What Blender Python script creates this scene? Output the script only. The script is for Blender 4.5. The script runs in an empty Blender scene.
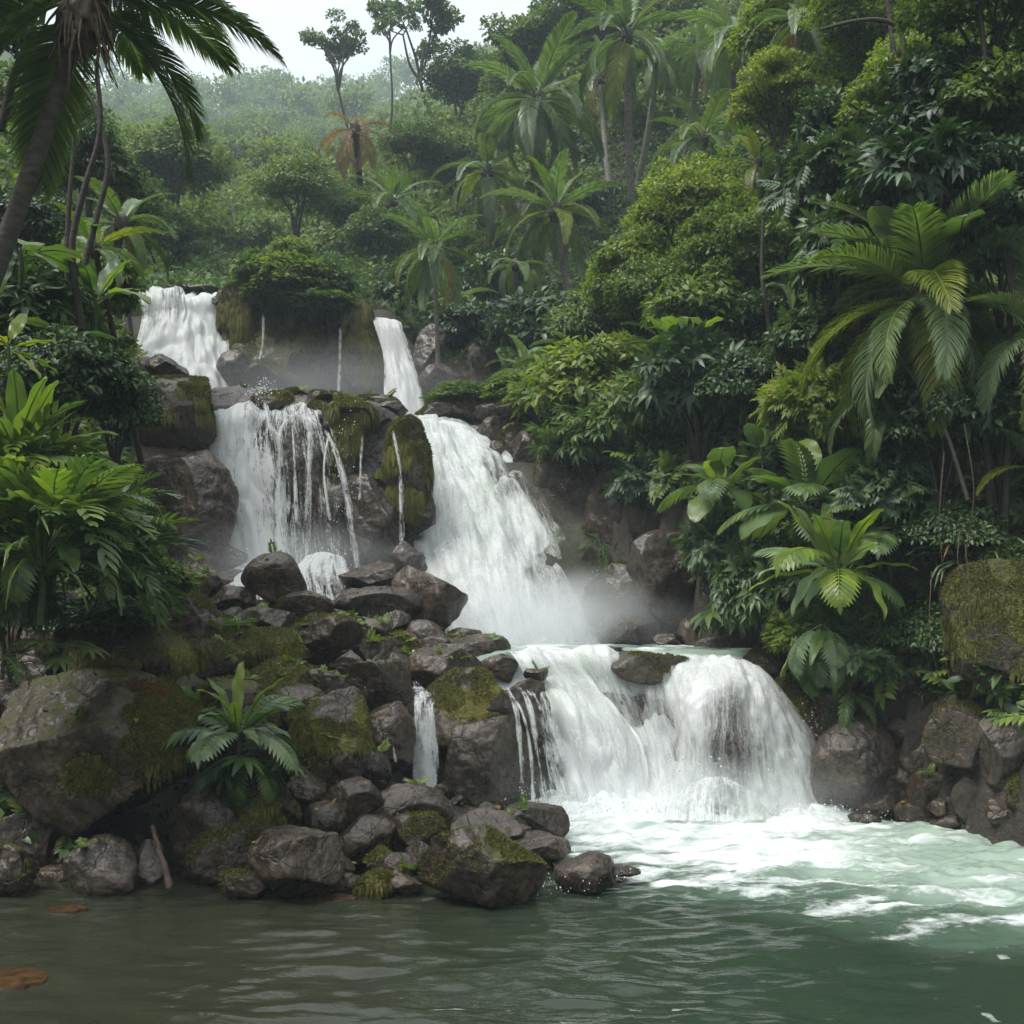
import bpy, math, random
import numpy as np
from mathutils import Vector, Matrix, Euler
random.seed(11)
rng = np.random.default_rng(11)
C = bpy.context.scene.collection
S = bpy.context.scene
R = math.radians
# ------------------------------------------------------------------ camera, sky, sun, exposure
F, HC, YH = 1100.0, 3.0, 600.0          # focal length in pixels, camera height, horizon row


def at(px, py, d):
    return ((px - 512) / F * d, d, HC + (YH - py) / F * d)


cam = bpy.data.cameras.new('camera')
cam.sensor_width = 36
cam.lens = F / 1024 * 36
cam.shift_y = (YH - 512) / 1024
cam.clip_start = 0.1
cam.clip_end = 1500
co = bpy.data.objects.new('camera', cam)
C.objects.link(co)
co.location = (0, 0, HC)
co.rotation_euler = (R(90), 0, 0)
S.camera = co

SUN_EL, SUN_AZ = 60, -115                # elevation, azimuth from +Y towards +X
W = bpy.data.worlds.new('World')
S.world = W
W.use_nodes = True
nt = W.node_tree
nt.nodes.clear()
out = nt.nodes.new('ShaderNodeOutputWorld')
sky = nt.nodes.new('ShaderNodeTexSky')
sky.sky_type = 'NISHITA'
sky.sun_disc = False
sky.sun_elevation = R(SUN_EL)
sky.sun_rotation = R(SUN_AZ)
sky.air_density = 1.5
sky.dust_density = 4
bg1 = nt.nodes.new('ShaderNodeBackground')
bg1.inputs[1].default_value = 0.1
nt.links.new(sky.outputs[0], bg1.inputs[0])
tc = nt.nodes.new('ShaderNodeTexCoord')
no = nt.nodes.new('ShaderNodeTexNoise')
no.inputs['Scale'].default_value = 2.2
no.inputs['Detail'].default_value = 5
nt.links.new(tc.outputs['Generated'], no.inputs['Vector'])
cr = nt.nodes.new('ShaderNodeValToRGB')
cr.color_ramp.elements[0].position = 0.3
cr.color_ramp.elements[0].color = (0.70, 0.75, 0.80, 1)
cr.color_ramp.elements[1].position = 0.7
cr.color_ramp.elements[1].color = (0.86, 0.88, 0.90, 1)
nt.links.new(no.outputs[0], cr.inputs[0])
bg2 = nt.nodes.new('ShaderNodeBackground')
# overcast sky: the zenith is about three times as bright as the horizon
sz = nt.nodes.new('ShaderNodeSeparateXYZ')
nt.links.new(tc.outputs['Generated'], sz.inputs[0])
ma = nt.nodes.new('ShaderNodeMath')
ma.operation = 'MULTIPLY_ADD'
ma.use_clamp = False
ma.inputs[1].default_value = 1.05
ma.inputs[2].default_value = 0.52
nt.links.new(sz.outputs[2], ma.inputs[0])
mb_ = nt.nodes.new('ShaderNodeMath')
mb_.operation = 'MAXIMUM'
mb_.inputs[1].default_value = 0.15
nt.links.new(ma.outputs[0], mb_.inputs[0])
nt.links.new(mb_.outputs[0], bg2.inputs[1])
nt.links.new(cr.outputs[0], bg2.inputs[0])
mx = nt.nodes.new('ShaderNodeMixShader')
mx.inputs[0].default_value = 0.82
nt.links.new(bg1.outputs[0], mx.inputs[1])
nt.links.new(bg2.outputs[0], mx.inputs[2])
nt.links.new(mx.outputs[0], out.inputs[0])

sl = bpy.data.lights.new('sun', 'SUN')
sl.energy = 2.5
sl.angle = R(24)
sl.color = (1.0, 0.97, 0.92)
so = bpy.data.objects.new('sun', sl)
C.objects.link(so)
sd = Vector((math.sin(R(SUN_AZ)) * math.cos(R(SUN_EL)), math.cos(R(SUN_AZ)) * math.cos(R(SUN_EL)), math.sin(R(SUN_EL))))
so.rotation_euler = sd.to_track_quat('Z', 'Y').to_euler()
so.location = sd * 200

S.view_settings.view_transform = 'Standard'
S.view_settings.look = 'None'
S.view_settings.exposure = 0.72
S.view_settings.gamma = 1
cy = S.cycles
cy.max_bounces = 6
cy.diffuse_bounces = 3
cy.glossy_bounces = 2
cy.transmission_bounces = 3
cy.volume_bounces = 2
cy.transparent_max_bounces = 12
cy.use_denoising = True
cy.sample_clamp_indirect = 4
cy.caustics_reflective = False
cy.caustics_refractive = False
HAZE = 0.0013

# ------------------------------------------------------------------ helpers
_perm = np.random.default_rng(3).permutation(256)
_perm = np.concatenate([_perm, _perm])
_g = np.random.default_rng(4).normal(size=(256, 3))
_g /= np.linalg.norm(_g, axis=1)[:, None]


def perlin(p):
    p = np.asarray(p, float)
    i = np.floor(p).astype(int)
    f = p - i
    u = f * f * f * (f * (f * 6 - 15) + 10)
    i &= 255
    res = 0
    for dx in (0, 1):
        for dy in (0, 1):
            for dz in (0, 1):
                h = _perm[_perm[_perm[(i[..., 0] + dx) & 255] + ((i[..., 1] + dy) & 255)] + ((i[..., 2] + dz) & 255)]
                gd = (_g[h] * (f - np.array([dx, dy, dz]))).sum(-1)
                w = (u[..., 0] if dx else 1 - u[..., 0]) * (u[..., 1] if dy else 1 - u[..., 1]) * (u[..., 2] if dz else 1 - u[..., 2])
                res = res + gd * w
    return res * 1.5


def fbm(p, octv=4, gain=0.5, lac=2.03):
    a, r, q = 1.0, 0, np.asarray(p, float)
    for k in range(octv):
        r = r + a * perlin(q + k * 17.3)
        q = q * lac
        a *= gain
    return r


def ridged(p, octv=4):
    a, r, q = 1.0, 0, np.asarray(p, float)
    for k in range(octv):
        r = r + a * (1 - np.abs(perlin(q + k * 9.1)) * 2)
        q = q * 2.1
        a *= 0.5
    return r


def nrm(v):
    return v / np.maximum(np.linalg.norm(v, axis=-1, keepdims=True), 1e-9)


def sstep(a, b, x):
    t = np.clip((x - a) / (b - a), 0, 1)
    return t * t * (3 - 2 * t)


def mk_mesh(name, V, Fc, smooth=True, mat=None, attrs=None, uv=None):
    V = np.asarray(V, np.float32)
    Fc = np.asarray(Fc, np.int32)
    me = bpy.data.meshes.new(name)
    me.vertices.add(len(V))
    me.vertices.foreach_set('co', V.ravel())
    k = Fc.shape[1]
    me.loops.add(Fc.size)
    me.loops.foreach_set('vertex_index', Fc.ravel())
    me.polygons.add(len(Fc))
    me.polygons.foreach_set('loop_start', np.arange(0, Fc.size, k, dtype=np.int32))
    me.polygons.foreach_set('loop_total', np.full(len(Fc), k, np.int32))
    me.polygons.foreach_set('use_smooth', np.full(len(Fc), bool(smooth)))
    if uv is not None:
        l = me.uv_layers.new(name='UVMap')
        l.data.foreach_set('uv', np.asarray(uv, np.float32)[Fc.ravel()].ravel())
    me.update(calc_edges=True)
    for n, a in (attrs or {}).items():
        at_ = me.attributes.new(n, 'FLOAT', 'POINT')
        at_.data.foreach_set('value', np.asarray(a, np.float32))
    if mat:
        me.materials.append(mat)
    return me


def link(name, me, parent=None, loc=None, rot=None, scale=None):
    o = bpy.data.objects.new(name, me)
    C.objects.link(o)
    if parent is not None:
        o.parent = parent
    if loc is not None:
        o.location = loc
    if rot is not None:
        o.rotation_euler = rot
    if scale is not None:
        o.scale = (scale,) * 3 if np.isscalar(scale) else scale
    return o


def tag(o, label=None, cat=None, group=None, kind=None):
    if label:
        o['label'] = label
    if cat:
        o['category'] = cat
    if group:
        o['group'] = group
    if kind:
        o['kind'] = kind
    return o


def copy_thing(root, parent=None):
    c = root.copy()
    C.objects.link(c)
    if parent is not None:
        c.parent = parent
    for ch in list(root.children):
        copy_thing(ch, c)
    return c


class MB:
    """collects triangle/quad pieces into one quad-only or tri-only mesh (all stored as triangles)"""
    def __init__(s):
        s.v, s.f, s.n = [], [], 0

    def add(s, V, Fc):
        V = np.asarray(V, float).reshape(-1, 3)
        Fc = np.asarray(Fc, int)
        if Fc.shape[1] == 4:
            Fc = np.concatenate([Fc[:, [0, 1, 2]], Fc[:, [0, 2, 3]]])
        s.v.append(V)
        s.f.append(Fc + s.n)
        s.n += len(V)

    def arr(s):
        return np.concatenate(s.v), np.concatenate(s.f)

    def mesh(s, name, mat, smooth=True):
        V, Fc = s.arr()
        return mk_mesh(name, V, Fc, smooth, mat)


def tube(mb, pts, rad, n=7):
    pts = np.asarray(pts, float)
    rad = np.broadcast_to(np.asarray(rad, float), (len(pts),))
    t = nrm(np.gradient(pts, axis=0))
    ref = np.array([0.31, 0.87, 0.2])
    a = nrm(np.cross(t, ref))
    b = np.cross(t, a)
    an = np.linspace(0, 2 * np.pi, n, endpoint=False)
    V = pts[:, None] + rad[:, None, None] * (np.cos(an)[None, :, None] * a[:, None] + np.sin(an)[None, :, None] * b[:, None])
    m = len(pts)
    i = np.arange(m - 1)[:, None] * n
    j = np.arange(n)[None]
    Fc = np.stack([i + j, i + (j + 1) % n, i + n + (j + 1) % n, i + n + j], -1).reshape(-1, 4)
    mb.add(V.reshape(-1, 3), Fc)


# ------------------------------------------------------------------ materials
def newmat(name):
    m = bpy.data.materials.new(name)
    m.use_nodes = True
    m.node_tree.nodes.clear()
    return m, m.node_tree, lambda t: m.node_tree.nodes.new('ShaderNode' + t)


def noise(N, L, vec, scale, detail=4, rough=0.55):
    n = N('TexNoise')
    n.inputs['Scale'].default_value = scale
    n.inputs['Detail'].default_value = detail
    n.inputs['Roughness'].default_value = rough
    if vec is not None:
        L(vec, n.inputs['Vector'])
    return n.outputs[0]


def math_(N, L, op, a, b=0.5, clamp=False):
    n = N('Math')
    n.operation = op
    n.use_clamp = clamp
    for i, x in enumerate((a, b)):
        if isinstance(x, (int, float)):
            n.inputs[i].default_value = x
        else:
            L(x, n.inputs[i])
    return n.outputs[0]


def ramp(N, L, fac, stops):
    n = N('ValToRGB')
    e = n.color_ramp.elements
    while len(e) < len(stops):
        e.new(0.5)
    for k, (p, c) in enumerate(stops):
        e[k].position = p
        e[k].color = (*c, 1) if len(c) == 3 else c
    L(fac, n.inputs[0])
    return n.outputs[0]


def mixc(N, L, fac, a, b, mode='MIX'):
    n = N('Mix')
    n.data_type = 'RGBA'
    n.blend_type = mode
    for i, x in ((0, fac), (6, a), (7, b)):
        if isinstance(x, (int, float)):
            n.inputs[i].default_value = x
        elif isinstance(x, tuple):
            n.inputs[i].default_value = (*x, 1)
        else:
            L(x, n.inputs[i])
    return n.outputs[2]


def leafmat(name, c_dark, c_mid, c_light, rough=0.4, trans=0.3, yellow=0.0, nscale=1.2):
    m, t, N = newmat(name)
    L = t.links.new
    geo = N('NewGeometry')
    oi = N('ObjectInfo')
    tc = N('TexCoord')
    f1 = noise(N, L, tc.outputs['Object'], nscale, 2)
    f = math_(N, L, 'ADD', math_(N, L, 'MULTIPLY', geo.outputs['Random Per Island'], 0.42), math_(N, L, 'MULTIPLY', f1, 0.45))
    f = math_(N, L, 'ADD', f, math_(N, L, 'MULTIPLY', oi.outputs['Random'], 0.22))
    col = ramp(N, L, f, [(0.2, c_dark), (0.5, c_mid), (0.85, c_light)])
    if yellow:
        y = math_(N, L, 'GREATER_THAN', geo.outputs['Random Per Island'], 1 - yellow)
        col = mixc(N, L, y, col, (0.22, 0.2, 0.02))
    p = N('BsdfPrincipled')
    L(col, p.inputs['Base Color'])
    p.inputs['Roughness'].default_value = rough
    p.inputs['Specular IOR Level'].default_value = 0.45
    tr = N('BsdfTranslucent')
    L(mixc(N, L, 1.0, col, (1.5, 1.75, 0.6), 'MULTIPLY'), tr.inputs[0])
    ms = N('MixShader')
    ms.inputs[0].default_value = trans
    L(p.outputs[0], ms.inputs[1])
    L(tr.outputs[0], ms.inputs[2])
    o = N('OutputMaterial')
    L(ms.outputs[0], o.inputs[0])
    return m


M = {}
M['leaf'] = leafmat('leaf_green', (0.033, 0.064, 0.020), (0.084, 0.146, 0.034), (0.225, 0.277, 0.050), rough=.5, yellow=0.008)
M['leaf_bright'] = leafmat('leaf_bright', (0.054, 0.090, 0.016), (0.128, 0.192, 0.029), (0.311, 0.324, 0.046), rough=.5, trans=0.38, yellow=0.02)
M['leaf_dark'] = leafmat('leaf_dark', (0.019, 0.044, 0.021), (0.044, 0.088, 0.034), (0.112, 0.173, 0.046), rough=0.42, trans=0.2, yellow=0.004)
M['leaf_far'] = leafmat('leaf_far', (0.040, 0.075, 0.029), (0.094, 0.155, 0.043), (0.201, 0.244, 0.050), rough=0.7, nscale=0.12)
M['palm'] = leafmat('palm_green', (0.057, 0.099, 0.036), (0.126, 0.190, 0.054), (0.232, 0.282, 0.072), rough=0.35)
M['palm_pale'] = leafmat('palm_pale', (0.10, 0.16, 0.08), (0.19, 0.26, 0.13), (0.30, 0.37, 0.19), rough=0.35)
M['palm_yellow'] = leafmat('palm_yellow', (0.09, 0.13, 0.02), (0.2, 0.24, 0.03), (0.36, 0.34, 0.05), trans=0.4)
M['palm_brown'] = leafmat('palm_brown', (0.12, 0.07, 0.035), (0.24, 0.14, 0.07), (0.34, 0.22, 0.12), rough=0.7)
M['broad'] = leafmat('broad_leaf', (0.033, 0.069, 0.031), (0.075, 0.132, 0.046), (0.167, 0.225, 0.062), rough=0.38, nscale=3)
M['broad_bright'] = leafmat('broad_bright', (0.070, 0.123, 0.025), (0.140, 0.213, 0.035), (0.266, 0.325, 0.049), rough=0.35, trans=0.42, nscale=3)
M['moss_tuft'] = leafmat('moss_tuft', (0.035, 0.04, 0.008), (0.1, 0.1, 0.016), (0.21, 0.19, 0.035), rough=0.8, trans=0.25)
M['fern_red'] = leafmat('red_tuft', (0.07, 0.03, 0.02), (0.14, 0.055, 0.035), (0.2, 0.1, 0.06), rough=0.8)


def bark(name, a, b):
    m, t, N = newmat(name)
    L = t.links.new
    tc = N('TexCoord')
    mp = N('Mapping')
    mp.inputs['Scale'].default_value = (1, 1, 3)
    L(tc.outputs['Object'], mp.inputs[0])
    n1 = noise(N, L, mp.outputs[0], 6, 6)
    col = ramp(N, L, n1, [(0.3, a), (0.7, b)])
    p = N('BsdfPrincipled')
    L(col, p.inputs['Base Color'])
    p.inputs['Roughness'].default_value = 0.75
    bu = N('Bump')
    bu.inputs['Strength'].default_value = 0.6
    bu.inputs['Distance'].default_value = 0.03
    L(n1, bu.inputs['Height'])
    L(bu.outputs[0], p.inputs['Normal'])
    o = N('OutputMaterial')
    L(p.outputs[0], o.inputs[0])
    return m


M['bark'] = bark('bark_dark', (0.022, 0.018, 0.013), (0.06, 0.05, 0.038))
M['bark_pale'] = bark('bark_pale', (0.15, 0.13, 0.11), (0.34, 0.31, 0.27))
M['bark_fore'] = bark('bark_grey', (0.05, 0.043, 0.036), (0.14, 0.125, 0.105))
M['wood'] = bark('driftwood', (0.06, 0.035, 0.025), (0.16, 0.105, 0.08))
M['stem'] = bark('green_stem', (0.03, 0.05, 0.015), (0.07, 0.1, 0.03))
M['root'] = bark('root_brown', (0.05, 0.035, 0.02), (0.12, 0.085, 0.05))


def rockmat(name, ground=False):
    m, t, N = newmat(name)
    L = t.links.new
    geo = N('NewGeometry')
    tc = N('TexCoord')
    oi = N('ObjectInfo')
    pos = geo.outputs['Position']
    n1 = noise(N, L, pos, 2.2, 8, 0.62)
    n2 = noise(N, L, pos, 14, 6, 0.65)
    n3 = noise(N, L, pos, 0.9, 3)
    vo = N('TexVoronoi')
    vo.feature = 'DISTANCE_TO_EDGE'
    vo.inputs['Scale'].default_value = 1.3
    wv = N('VectorMath')
    wv.operation = 'MULTIPLY_ADD'
    nv = N('TexNoise')
    nv.inputs['Scale'].default_value = 1.6
    nv.inputs['Detail'].default_value = 4
    L(pos, nv.inputs['Vector'])
    L(nv.outputs['Color'], wv.inputs[0])
    wv.inputs[1].default_value = (0.7, 0.7, 0.7)
    L(pos, wv.inputs[2])
    L(wv.outputs[0], vo.inputs['Vector'])
    crack = ramp(N, L, vo.outputs[0], [(0.0, (0.35, 0.35, 0.35)), (0.014, (1, 1, 1))])
    mixn = math_(N, L, 'ADD', math_(N, L, 'MULTIPLY', n1, 0.6), math_(N, L, 'MULTIPLY', n2, 0.4))
    base = ramp(N, L, mixn, [(0.34, (0.014, 0.0122, 0.0102)), (0.5, (0.042, 0.0365, 0.0305)), (0.68, (0.115, 0.1, 0.084))])
    warm = mixc(N, L, math_(N, L, 'MULTIPLY', oi.outputs['Random'], 0.55), (1, 1, 1.04), (1.1, 0.95, 0.8))
    base = mixc(N, L, 1.0, base, warm, 'MULTIPLY')
    base = mixc(N, L, 1.0, base, crack, 'MULTIPLY')
    base = mixc(N, L, 1.0, base, (1.1, 0.98, 0.83), 'MULTIPLY')
    # moss on up-facing faces and in noise patches
    sp = N('SeparateXYZ')
    L(geo.outputs['Normal'], sp.inputs[0])
    at_ = N('Attribute')
    at_.attribute_type = 'OBJECT'
    at_.attribute_name = 'moss'
    mossv = 0.62 if ground else at_.outputs['Fac']
    n4 = noise(N, L, pos, 3.4, 6, 0.7)
    up = math_(N, L, 'MULTIPLY', sp.outputs[2], 0.35)
    f = math_(N, L, 'ADD', math_(N, L, 'ADD', up, math_(N, L, 'MULTIPLY', n4, 1.1)), mossv)
    f = math_(N, L, 'MULTIPLY', math_(N, L, 'SUBTRACT', f, 1.12), 7, True)
    mcol = ramp(N, L, n2, [(0.3, (0.026, 0.03, 0.007)), (0.55, (0.075, 0.078, 0.016)), (0.75, (0.15, 0.14, 0.03))])
    col = mixc(N, L, f, base, mcol)
    # wet band near the water line is a darker, shinier film
    p = N('BsdfPrincipled')
    L(col, p.inputs['Base Color'])
    rr = math_(N, L, 'ADD', math_(N, L, 'MULTIPLY', n2, 0.5), 0.04)
    rr = math_(N, L, 'ADD', rr, math_(N, L, 'MULTIPLY', f, 0.5), True)
    L(rr, p.inputs['Roughness'])
    p.inputs['Specular IOR Level'].default_value = 0.5
    bu = N('Bump')
    bu.inputs['Strength'].default_value = 0.75
    bu.inputs['Distance'].default_value = 0.05
    h = math_(N, L, 'ADD', mixn, math_(N, L, 'MULTIPLY', crack, 0.25))
    n5 = noise(N, L, pos, 45, 4, 0.7)
    h = math_(N, L, 'ADD', h, math_(N, L, 'MULTIPLY', n5, math_(N, L, 'ADD', math_(N, L, 'MULTIPLY', f, 0.5), 0.12)))
    L(h, bu.inputs['Height'])
    L(bu.outputs[0], p.inputs['Normal'])
    o = N('OutputMaterial')
    L(p.outputs[0], o.inputs[0])
    return m


M['rock'] = rockmat('wet_rock')


def groundmat():
    m, t, N = newmat('forest_floor')
    L = t.links.new
    geo = N('NewGeometry')
    sp = N('SeparateXYZ')
    L(geo.outputs['Normal'], sp.inputs[0])
    n1 = noise(N, L, geo.outputs['Position'], 1.7, 7, 0.65)
    n2 = noise(N, L, geo.outputs['Position'], 9, 5, 0.65)
    soil = ramp(N, L, n1, [(0.3, (0.012, 0.012, 0.008)), (0.55, (0.03, 0.034, 0.014)), (0.75, (0.06, 0.066, 0.02))])
    rock = ramp(N, L, math_(N, L, 'ADD', math_(N, L, 'MULTIPLY', n1, .5), math_(N, L, 'MULTIPLY', n2, .5)),
                [(0.35, (0.016, 0.013, 0.01)), (0.55, (0.05, 0.04, 0.03)), (0.7, (0.09, 0.072, 0.052))])
    f = math_(N, L, 'MULTIPLY', math_(N, L, 'SUBTRACT', sp.outputs[2], 0.62), 6, True)
    col = mixc(N, L, f, rock, soil)
    p = N('BsdfPrincipled')
    L(col, p.inputs['Base Color'])
    p.inputs['Roughness'].default_value = 0.7
    bu = N('Bump')
    bu.inputs['Strength'].default_value = 0.8
    bu.inputs['Distance'].default_value = 0.12
    L(math_(N, L, 'ADD', n1, math_(N, L, 'MULTIPLY', n2, 0.4)), bu.inputs['Height'])
    L(bu.outputs[0], p.inputs['Normal'])
    o = N('OutputMaterial')
    L(p.outputs[0], o.inputs[0])
    return m


M['ground'] = groundmat()


def fallmat(name, us=1.0, green=0.5, k=2.2):
    """falling white water: streaks that run along the flow; attribute dens = how closed the sheet is"""
    m, t, N = newmat(name)
    L = t.links.new
    uv = N('UVMap')
    uv.uv_map = 'UVMap'

    def mapped(sx, sy, off=0.0):
        mp = N('Mapping')
        mp.inputs['Scale'].default_value = (sx * us, sy, 1)
        mp.inputs['Location'].default_value = (off, off * 0.7, off)
        L(uv.outputs[0], mp.inputs[0])
        return mp.outputs[0]
    a = noise(N, L, mapped(3.2, 0.55), 1.6, 3)
    b = noise(N, L, mapped(11, 1.1, 3), 1.6, 4, 0.65)
    c = noise(N, L, mapped(34, 5.5, 7), 1.6, 3, 0.7)
    g = noise(N, L, mapped(12, 12, 5), 1.6, 3, 0.7)
    g0 = noise(N, L, mapped(0.9, 0.5, 1), 1.3, 2)
    s = math_(N, L, 'ADD', math_(N, L, 'MULTIPLY', a, 0.3), math_(N, L, 'MULTIPLY', b, 0.36))
    s = math_(N, L, 'ADD', s, math_(N, L, 'MULTIPLY', c, 0.24))
    s = math_(N, L, 'ADD', s, math_(N, L, 'MULTIPLY', g, 0.12))   # mean about 0.5
    den = N('Attribute')
    den.attribute_name = 'dens'
    al = math_(N, L, 'ADD', math_(N, L, 'MULTIPLY', math_(N, L, 'SUBTRACT', s, 0.51), k * 2.9),
               math_(N, L, 'SUBTRACT', math_(N, L, 'MULTIPLY', den.outputs['Fac'], 2.0), 0.5), True)
    tint = math_(N, L, 'ADD', math_(N, L, 'MULTIPLY', math_(N, L, 'SUBTRACT', b, 0.5), 1.3), math_(N, L, 'MULTIPLY', g0, 0.9), True)
    col = ramp(N, L, tint, [(0.28, (0.9, 0.91, 0.915)), (0.5, (0.85, 0.88, 0.865)),
                            (0.8, (0.84 - 0.24 * green, 0.885 - 0.13 * green, 0.85 - 0.3 * green))])
    d = N('BsdfDiffuse')
    L(col, d.inputs[0])
    tr = N('BsdfTranslucent')
    L(col, tr.inputs[0])
    bu = N('Bump')
    bu.inputs['Strength'].default_value = 0.5
    bu.inputs['Distance'].default_value = 0.05
    L(s, bu.inputs['Height'])
    L(bu.outputs[0], d.inputs['Normal'])
    m1 = N('MixShader')
    m1.inputs[0].default_value = 0.42
    L(d.outputs[0], m1.inputs[1])
    L(tr.outputs[0], m1.inputs[2])
    gl = N('BsdfGlossy')
    gl.inputs['Roughness'].default_value = 0.25
    L(bu.outputs[0], gl.inputs['Normal'])
    m15 = N('MixShader')
    m15.inputs[0].default_value = 0.02
    L(m1.outputs[0], m15.inputs[1])
    L(gl.outputs[0], m15.inputs[2])
    tp = N('BsdfTransparent')
    m2 = N('MixShader')
    L(al, m2.inputs[0])
    L(tp.outputs[0], m2.inputs[1])
    L(m15.outputs[0], m2.inputs[2])
    o = N('OutputMaterial')
    L(m2.outputs[0], o.inputs[0])
    return m


M['fall'] = fallmat('falling_water', k=2.9)
M['fall_far'] = fallmat('falling_water_distant', us=0.8, green=0.2)
M['rapid'] = fallmat('rapid_water', us=0.55, green=0.4, k=1.2)


def watermat():
    m, t, N = newmat('pool_water')
    L = t.links.new
    geo = N('NewGeometry')
    fo = N('Attribute')
    fo.attribute_name = 'foam'
    mi = N('Attribute')
    mi.attribute_name = 'milk'
    mp = N('Mapping')
    mp.inputs['Scale'].default_value = (1.0, 1.9, 1)
    L(geo.outputs['Position'], mp.inputs[0])
    n1 = noise(N, L, mp.outputs[0], 3.2, 6, 0.66)
    n2 = noise(N, L, mp.outputs[0], 13, 4, 0.7)
    nn = math_(N, L, 'ADD', math_(N, L, 'MULTIPLY', n1, 0.6), math_(N, L, 'MULTIPLY', n2, 0.4))
    f = math_(N, L, 'ADD', math_(N, L, 'MULTIPLY', math_(N, L, 'SUBTRACT', nn, 0.5), 2.6),
              math_(N, L, 'SUBTRACT', math_(N, L, 'MULTIPLY', fo.outputs['Fac'], 2.4), 0.9), True)
    sub = ramp(N, L, mi.outputs['Fac'], [(0.0, (0.027, 0.031, 0.018)), (0.3, (0.024, 0.042, 0.026)), (0.65, (0.085, 0.135, 0.095)), (1.0, (0.36, 0.455, 0.385))])
    col = mixc(N, L, f, sub, (0.74, 0.78, 0.77))
    p = N('BsdfPrincipled')
    L(col, p.inputs['Base Color'])
    p.inputs['IOR'].default_value = 1.33
    L(math_(N, L, 'ADD', math_(N, L, 'MULTIPLY', f, 0.55), 0.045), p.inputs['Roughness'])
    bu = N('Bump')
    bu.inputs['Strength'].default_value = 0.3
    bu.inputs['Distance'].default_value = 0.02
    n3 = noise(N, L, mp.outputs[0], 9, 3, 0.6)
    L(math_(N, L, 'ADD', n3, math_(N, L, 'MULTIPLY', f, 0.6)), bu.inputs['Height'])
    L(bu.outputs[0], p.inputs['Normal'])
    o = N('OutputMaterial')
    L(p.outputs[0], o.inputs[0])
    return m


M['water'] = watermat()


def volmat(name, dens, col=(0.86, 0.93, 1.0), soft=False, aniso=0.0):
    m, t, N = newmat(name)
    L = t.links.new
    v = N('VolumePrincipled')
    v.inputs['Color'].default_value = (*col, 1)
    v.inputs['Density'].default_value = dens
    v.inputs['Anisotropy'].default_value = aniso
    if soft:
        tc = N('TexCoord')
        vm = N('VectorMath')
        vm.operation = 'LENGTH'
        L(tc.outputs['Object'], vm.inputs[0])
        n1 = noise(N, L, tc.outputs['Object'], 1.6, 3)
        f = math_(N, L, 'SUBTRACT', math_(N, L, 'ADD', math_(N, L, 'MULTIPLY', n1, 0.9), 0.55), vm.outputs['Value'], True)
        f = math_(N, L, 'MULTIPLY', math_(N, L, 'POWER', f, 1.4), dens)
        L(f, v.inputs['Density'])
    o = N('OutputMaterial')
    L(v.outputs[0], o.inputs[1])
    return m
# ------------------------------------------------------------------ terrain
def I(y, tab):
    return np.interp(y, [a for a, b in tab], [b for a, b in tab])


def th(x, y):
    """ground height"""
    x = np.asarray(x, float)
    y = np.asarray(y, float)
    zB = I(y, [(15.9, -1.3), (16.7, 1.55), (20.4, 1.6), (21.2, 2.6), (25.3, 6.2), (31.4, 7.0), (32.4, 11.4), (35, 12), (60, 22), (100, 38), (160, 65), (240, 102), (300, 136), (325, 125)])
    zB = zB - 2.6 * sstep(-4.2, -1.6, x) * sstep(31, 33, y) * (1 - sstep(48, 66, y))
    zT = I(y, [(20.5, -2), (22.6, 2.2), (23.4, 6.2), (26, 6.4), (31.4, 7.0)])
    tier = np.where((x < -2.2) & (y < 31), zT, -5)
    far = np.clip((y - 35) / 25, 0, 1)
    XR = I(y, [(4, 9), (8, 7.6), (13, 6.6), (15.5, 5.4), (17, 4.8), (19, 3.9), (22, 2.7), (24, 2.0), (26.5, 1.2), (28, 0.5), (32, 1.2), (36, 2.0), (48, 2.2), (60, -3), (90, -7), (160, -14), (300, -24)])
    top = I(y, [(8, 0.9), (13, 1.2), (15, 1.6), (17, 2.6), (19, 3.8), (22, 5.3), (24, 6.3), (28, 8), (32, 9.2), (36, 10.8), (48, 16.5), (60, 24.5), (100, 40), (160, 66), (240, 103), (300, 137), (325, 125)])
    s = x - XR
    k = 1.1 - 0.62 * far
    zR = np.where(s > 0, top + k * s, top + (5.0 - 4.6 * far) * s)
    XL = I(y, [(10, -3.9), (20, -6.8), (30, -10.3), (40, -17), (100, -42), (300, -110)])
    bL = I(y, [(9.5, -9), (11.6, -4), (12.6, -1.0), (13.6, 0.9), (15, 1.8), (20, 4), (23, 6.6), (30, 9), (33, 11.8), (40, 14), (60, 22), (100, 38), (160, 65), (240, 102), (300, 136), (325, 125)])
    zL = np.where(x < XL, bL + (1.2 - 0.7 * far) * (XL - x), bL - 5 * (x - XL) * (1 - far) - 0.3 * far * (x - XL))
    xe = I(y, [(11.4, 0.3), (13.2, 0.2), (13.9, -1.7), (16.2, -1.8), (17, -0.9), (21, -1.4)])
    bk = I(y, [(10, -3), (11.5, -0.35), (12.5, 0.15), (15, 1.15), (18, 2.1), (20.5, 2.7), (23, 2.9)])
    bk = np.where(x < xe, bk, bk - 3 * (x - xe)) + np.clip(-3 - x, 0, 3) * 0.1
    bk = np.where((y > 23) | (y < 10), -5, bk)
    h = np.maximum.reduce([zB, tier, zR, zL, bk, np.full_like(zB, -1.4)])
    p = np.stack([x, y, 0 * x], -1)
    return h + fbm(p * 0.45, 3) * 0.22 * (1 - far) + far * (fbm(p * 0.035, 3) * 4.0)


def th1(x, y):
    return float(th(np.array([x]), np.array([y]))[0])


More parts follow.
